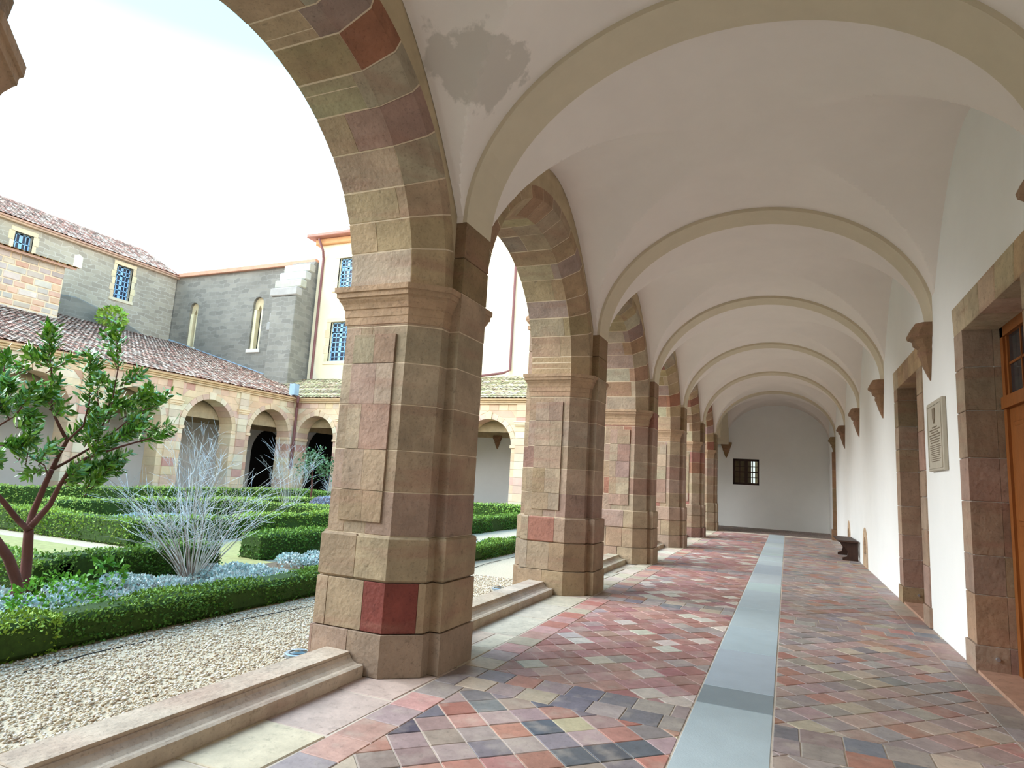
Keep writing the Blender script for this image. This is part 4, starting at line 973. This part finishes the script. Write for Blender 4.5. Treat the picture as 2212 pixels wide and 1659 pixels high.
# rainwater hopper and pipe in the corner
box('rain_hopper', (XO+0.05, YE-0.75, 5.35), (XO+0.4, YE-0.4, 5.95), 'lead', end)
mesh('downpipe', *tube([(XO+0.42, YE-0.42, 5.3), (XO+0.40, YE-0.40, 5.0), (XO+0.14, YE-0.14, 4.75), (XO+0.12, YE-0.12, 1.5)], 0.07, 8), 'pipe', end)
for i, yy in enumerate((20.2, 20.55)):
    stl = thing('stool', ('left' if i == 0 else 'right') + ' one of two small dark stools inside the third arch of the opposite arcade', 'stool', (-25.9, yy, -0.06), 'dark stools in the opposite walk')
    box('seat', (-26.05, yy-0.13, 0.42), (-25.75, yy+0.13, 0.5), 'wood_dark', stl)
    for a, b in ((-26.03, yy-.11), (-25.81, yy-.11), (-26.03, yy+.07), (-25.81, yy+.07)): box('leg', (a, b, -0.06), (a+.04, b+.04, .42), 'wood_dark', stl)

# ------------------------------------------------------------------ buildings behind
def casement(parent, mp, s0, s1, z0, z1, d, cols=4, trans=None, rows=6):
    """blue glazed casement at depth d behind the wall face"""
    b = Bag(); t = 0.07
    def bar(a, b_, c, e, dd=0.05): b.add(*prism(rect(a, b_, c, e), d-dd, d, lambda u, v, w: mp(u, v, w), 0))
    bar(s0, s0+t, z0, z1); bar(s1-t, s1, z0, z1); bar(s0, s1, z0, z0+t); bar(s0, s1, z1-t, z1); sm = (s0+s1)/2; bar(sm-0.09, sm+0.09, z0, z1)
    if trans: bar(s0, s1, trans-0.06, trans+0.06)
    for a, c in ((s0+t, sm-0.09), (sm+0.09, s1-t)):
        for i in range(1, cols//2): x = a+(c-a)*i/(cols//2); bar(x-0.025, x+0.025, z0, z1)
    for j in range(1, rows): zz = z0+(z1-z0)*j/rows; bar(s0, s1, zz-0.028, zz+0.028)
    o = b.build('window', 'blue', parent)
    mesh('pane', *prism(rect(s0+0.02, s1-0.02, z0+0.02, z1-0.02), d-0.05, d-0.03, lambda u, v, w: mp(u, v, w), 0), 'glass_far', o)
def surround(parent, mp, s0, s1, z0, z1, w=0.22, mat='surround', seg=False):
    for a, b in ((s0-w, s0), (s1, s1+w)):
        n = max(2, int((z1-z0)/0.45))
        for i in range(n):
            ex = 0.10 if i % 2 else 0
            aa, bb = (a-ex, b) if a < s0 else (a, b+ex)
            mesh('jamb_stone', *prism(rect(aa, bb, z0+(z1-z0)*i/n+.01, z0+(z1-z0)*(i+1)/n-.01), -0.1, 0.02, mp, 0.01), 'stone_far', parent, jit((218, 200, 164), 8))
    mesh('sill', *prism(rect(s0-w-.05, s1+w+.05, z0-0.2, z0), -0.1, 0.06, mp, 0.01), 'stone_far', parent, (218, 204, 174))
    mesh('lintel', *prism(rect(s0-w, s1+w, z1, z1+0.26), -0.1, 0.03, mp, 0.01), 'stone_far', parent, (220, 202, 166))
X1 = -41.5
b1 = thing('stone_building', 'long grey stone building with blue casements at the upper left', 'building', (X1, 20, 5))
mp1 = lambda s, z, d: (X1+d, s, z)
wins1 = [(19.5, 21.7, 13.3, 14.35), (26.85, 28.15, 12.2, 14.45)]
wins1 = [(20.75, 21.75, 13.25, 14.35), (27.0, 28.15, 12.15, 14.45)]
wall('wall', mp1, rect(8, 31.55, 3.0, 14.9), [rect(*w_) for w_ in wins1], 0.0, -0.6, 'rubble', b1)
for w_ in wins1: surround(b1, mp1, *w_); casement(b1, mp1, *w_, -0.3, 4, None if w_[3]-w_[2] < 1.5 else w_[3]-0.62, 2 if w_[3]-w_[2] < 1.5 else 7)
mesh('blind_slit', *prism([(24.2, 13.35), (24.75, 13.35), (24.75, 14.1), (24.5, 14.25), (24.2, 14.1)], -0.05, 0.02, mp1, 0.02), 'stone_far', b1, (226, 216, 194))
mesh('eave', *prism(rect(7.8, 31.6, 14.8, 15.0), -0.6, 0.25, mp1, 0.03), 'stone_far', b1, (200, 172, 148))
mesh('roof_bed', *prism([(X1+0.35, 14.92), (X1+0.35, 15.02), (X1-4.5, 17.7), (X1-4.5, 17.4)], 7.8, 31.7, lambda u, v, w: (u, w, v), 0), 'roof_base', b1)
tileroof(b1, 'roof_tiles', 7.8, 31.7, lambda s, t, h: (X1+0.42 - t*0.876, s, 15.0 + t*0.482 + h), 5.4, .3, col_w=.26, row_l=.42, pal=RP)
# rubble and plants growing at its foot
for c_, r_, n in (((-40.6, 22.2, 10.6), (1.0, .7, .8), 420), ((-39.6, 25.9, 10.35), (.8, .8, .7), 380)):
    o = blob('bright green bush growing on the roof below the ' + ('small bay' if n == 420 else 'tall blue casement'), 'roof_bush', c_, r_, n, 0.3, (150, 180, 70))
mesh('low_wall', *prism([(20.9, 9.4), (27.3, 9.6), (29.5, 9.8), (29.5, 10.0), (26.8, 10.9), (24.4, 11.4), (22.6, 11.2), (20.9, 11.6)], -0.05, 0.5, mp1, 0.1), 'church', b1)
XSB = -36.4
b2 = thing('small_building', 'low stone annex with an ochre tile eave at the left edge', 'building', (XSB, 18, 8))
mp2 = lambda s, z, d: (XSB+d, s, z)
box('wall_core', (XSB-4.5, 9.0, 6.0), (XSB-0.02, 20.86, 11.7), 'mortar_far', b2)
z = 8.2; ci = 0
while z < 11.55:
    h_ = random.uniform(0.3, 0.42); s = 12.0 + random.uniform(-.3, 0)
    while s < 20.85:
        w_ = random.uniform(0.45, 0.95); e_ = min(20.88, s+w_)
        if e_-s > 0.1: mesh('stone_block', *prism(rect(s+.03, e_-.03, z+.03, min(11.7, z+h_)-.03), -0.1, random.uniform(0, .03), mp2, 0.03), 'stone_far', b2, jit(random.choice(((192, 180, 166), (180, 168, 156), (204, 190, 172), (196, 178, 160), (206, 168, 140))), 8))
        s += w_
    z += h_
mesh('roof_bed', *prism([(XSB+0.35, 11.62), (XSB+0.35, 11.75), (XSB-4.6, 13.0), (XSB-4.6, 12.8)], 9.0, 21.25, lambda u, v, w: (u, w, v), 0), 'roof_base', b2)
tileroof(b2, 'roof_tiles', 9.0, 21.3, lambda s, t, h: (XSB+0.5 - t*0.97, s, 11.7 + t*0.25 + h), 5.0, .25, col_w=.34, row_l=.5, pal=[(206, 168, 96), (190, 150, 92), (216, 190, 140), (180, 140, 100)])
YCH = 31.6
ch = thing('church', 'tall grey stone church wall with two lancet windows behind the corner', 'building', (-35, YCH, 5))
mpc = lambda s, z, d: (s, YCH-d, z)
LAN = [(-39.35, 0.42, 9.6), (-33.2, 0.46, 9.3)]
wall('wall', mpc, rect(-42.2, -28.2, 3.0, 14.9), [archhole(c, hw, zb, 12.5, 12) for c, hw, zb in LAN], 0.0, -0.8, 'church', ch)
for c, hw, zb in LAN:
    mesh('lancet_glass', *prism(rect(c-hw, c+hw, zb, 13.1), -0.5, -0.45, mpc, 0), 'glass', ch)
    for sg in (-1, 1): mesh('lancet_jamb', *prism(rect(*sorted((c+sg*hw, c+sg*(hw-0.26))), zb, 12.1), -0.45, -0.12, mpc, 0.02), 'stone_far', ch, (232, 218, 178))
    q = [(c-hw, 12.1), (c-0.16, 12.1), (c, 12.45), (c+0.16, 12.1), (c+hw, 12.1)] + [(c+hw*math.cos(t), 12.5+hw*math.sin(t)) for t in np.linspace(0, PI, 10)]
    mesh('lancet_head', *prism(q, -0.45, -0.2, mpc, 0.0), 'stone_far', ch, (206, 188, 150))
    mesh('sill', *prism(rect(c-hw-.15, c+hw+.15, zb-.25, zb), -.5, .08, mpc, .02), 'stone_far', ch, (206, 200, 188))
mesh('eave', *prism(rect(-42.3, -28.4, 14.9, 15.2), -0.8, 0.25, mpc, 0.03), 'stone_far', ch, (196, 146, 120))
mesh('flashing', *prism([(-41.6, 10.06), (-28.3, 6.3), (-28.3, 6.55), (-41.6, 10.32)], -.1, 0.06, mpc, 0), 'lead', ch)
bt = [(YCH+0.1, 5.5), (YCH+0.1, 15.0), (YCH-0.25, 15.0), (YCH-1.6, 12.3), (YCH-1.7, 12.25), (YCH-1.7, 5.5)]
mesh('buttress', *prism(bt, -30.3, -28.35, lambda u, v, w: (w, u, v), 0.03), 'church', ch)
for i in range(4):      # ragged weathered stones on the slope
    zz = 12.4 + i*0.62; yy_ = YCH-1.62+i*0.33
    mesh('cope_stone', *prism(rect(-30.45, -28.3, yy_-0.15, yy_+0.35), zz-0.1, zz+0.45, XY, 0.06), 'stone_far', ch, jit((176, 172, 160), 10))
    mesh('broken_stone', *prism(rect(-31.2-0.18*(3-i), -30.35, YCH-0.5, YCH+0.1), zz-2.0, zz-1.4, XY, 0.06), 'stone_far', ch, jit((160, 156, 146), 10))
b3 = thing('rendered_building', 'tall ochre rendered building with blue casements behind the end arcade', 'building', (-15, YCH, 5))
mp3 = lambda s, z, d: (s, YCH-0.06-d, z)
W3 = [(-26.55, -25.35, 13.05, 15.1), (-26.75, -25.35, 8.3, 10.85), (-21.6, -20.3, 13.05, 15.1), (-21.6, -20.3, 8.3, 10.85), (-17.6, -16.4, 8.3, 10.85), (-17.6, -16.4, 13.05, 15.1)]
wall('wall', mp3, rect(-28.25, -2.0, 6.65, 16.4), [rect(*w_) for w_ in W3], 0.0, -0.5, 'plaster_far', b3)
box('side_wall', (-28.25, YCH+0.4, 6.65), (-27.8, YCH+8, 16.4), 'plaster_far', b3)
for w_ in W3: surround(b3, mp3, *w_, w=0.3); casement(b3, mp3, *w_, -0.22, 4, w_[3]-0.65, 8)
mesh('cornice', *prism(rect(-28.5, -2, 16.1, 16.5), -.5, .25, mp3, .05), 'stone_far', b3, (214, 160, 112))
mesh('roof_edge', *prism(rect(-28.9, -2, 16.5, 16.72), -6, .7, mp3, .04), 'stone_far', b3, (180, 128, 112))
mesh('downpipe', *tube([(-28.0, YCH-0.55, 16.4), (-27.75, YCH-0.35, 15.6), (-27.85, YCH-0.14, 15.2), (-27.85, YCH-0.14, 6.9)], 0.08, 8), 'pipe', b3)
mesh('downpipe', *tube([(-14.0, YCH-0.14, 16.4), (-14.0, YCH-0.14, 7.5), (-14.3, YCH-0.4, 7.3), (-15.9, YCH-1.2, 6.95)], 0.07, 8), 'pipe', b3)
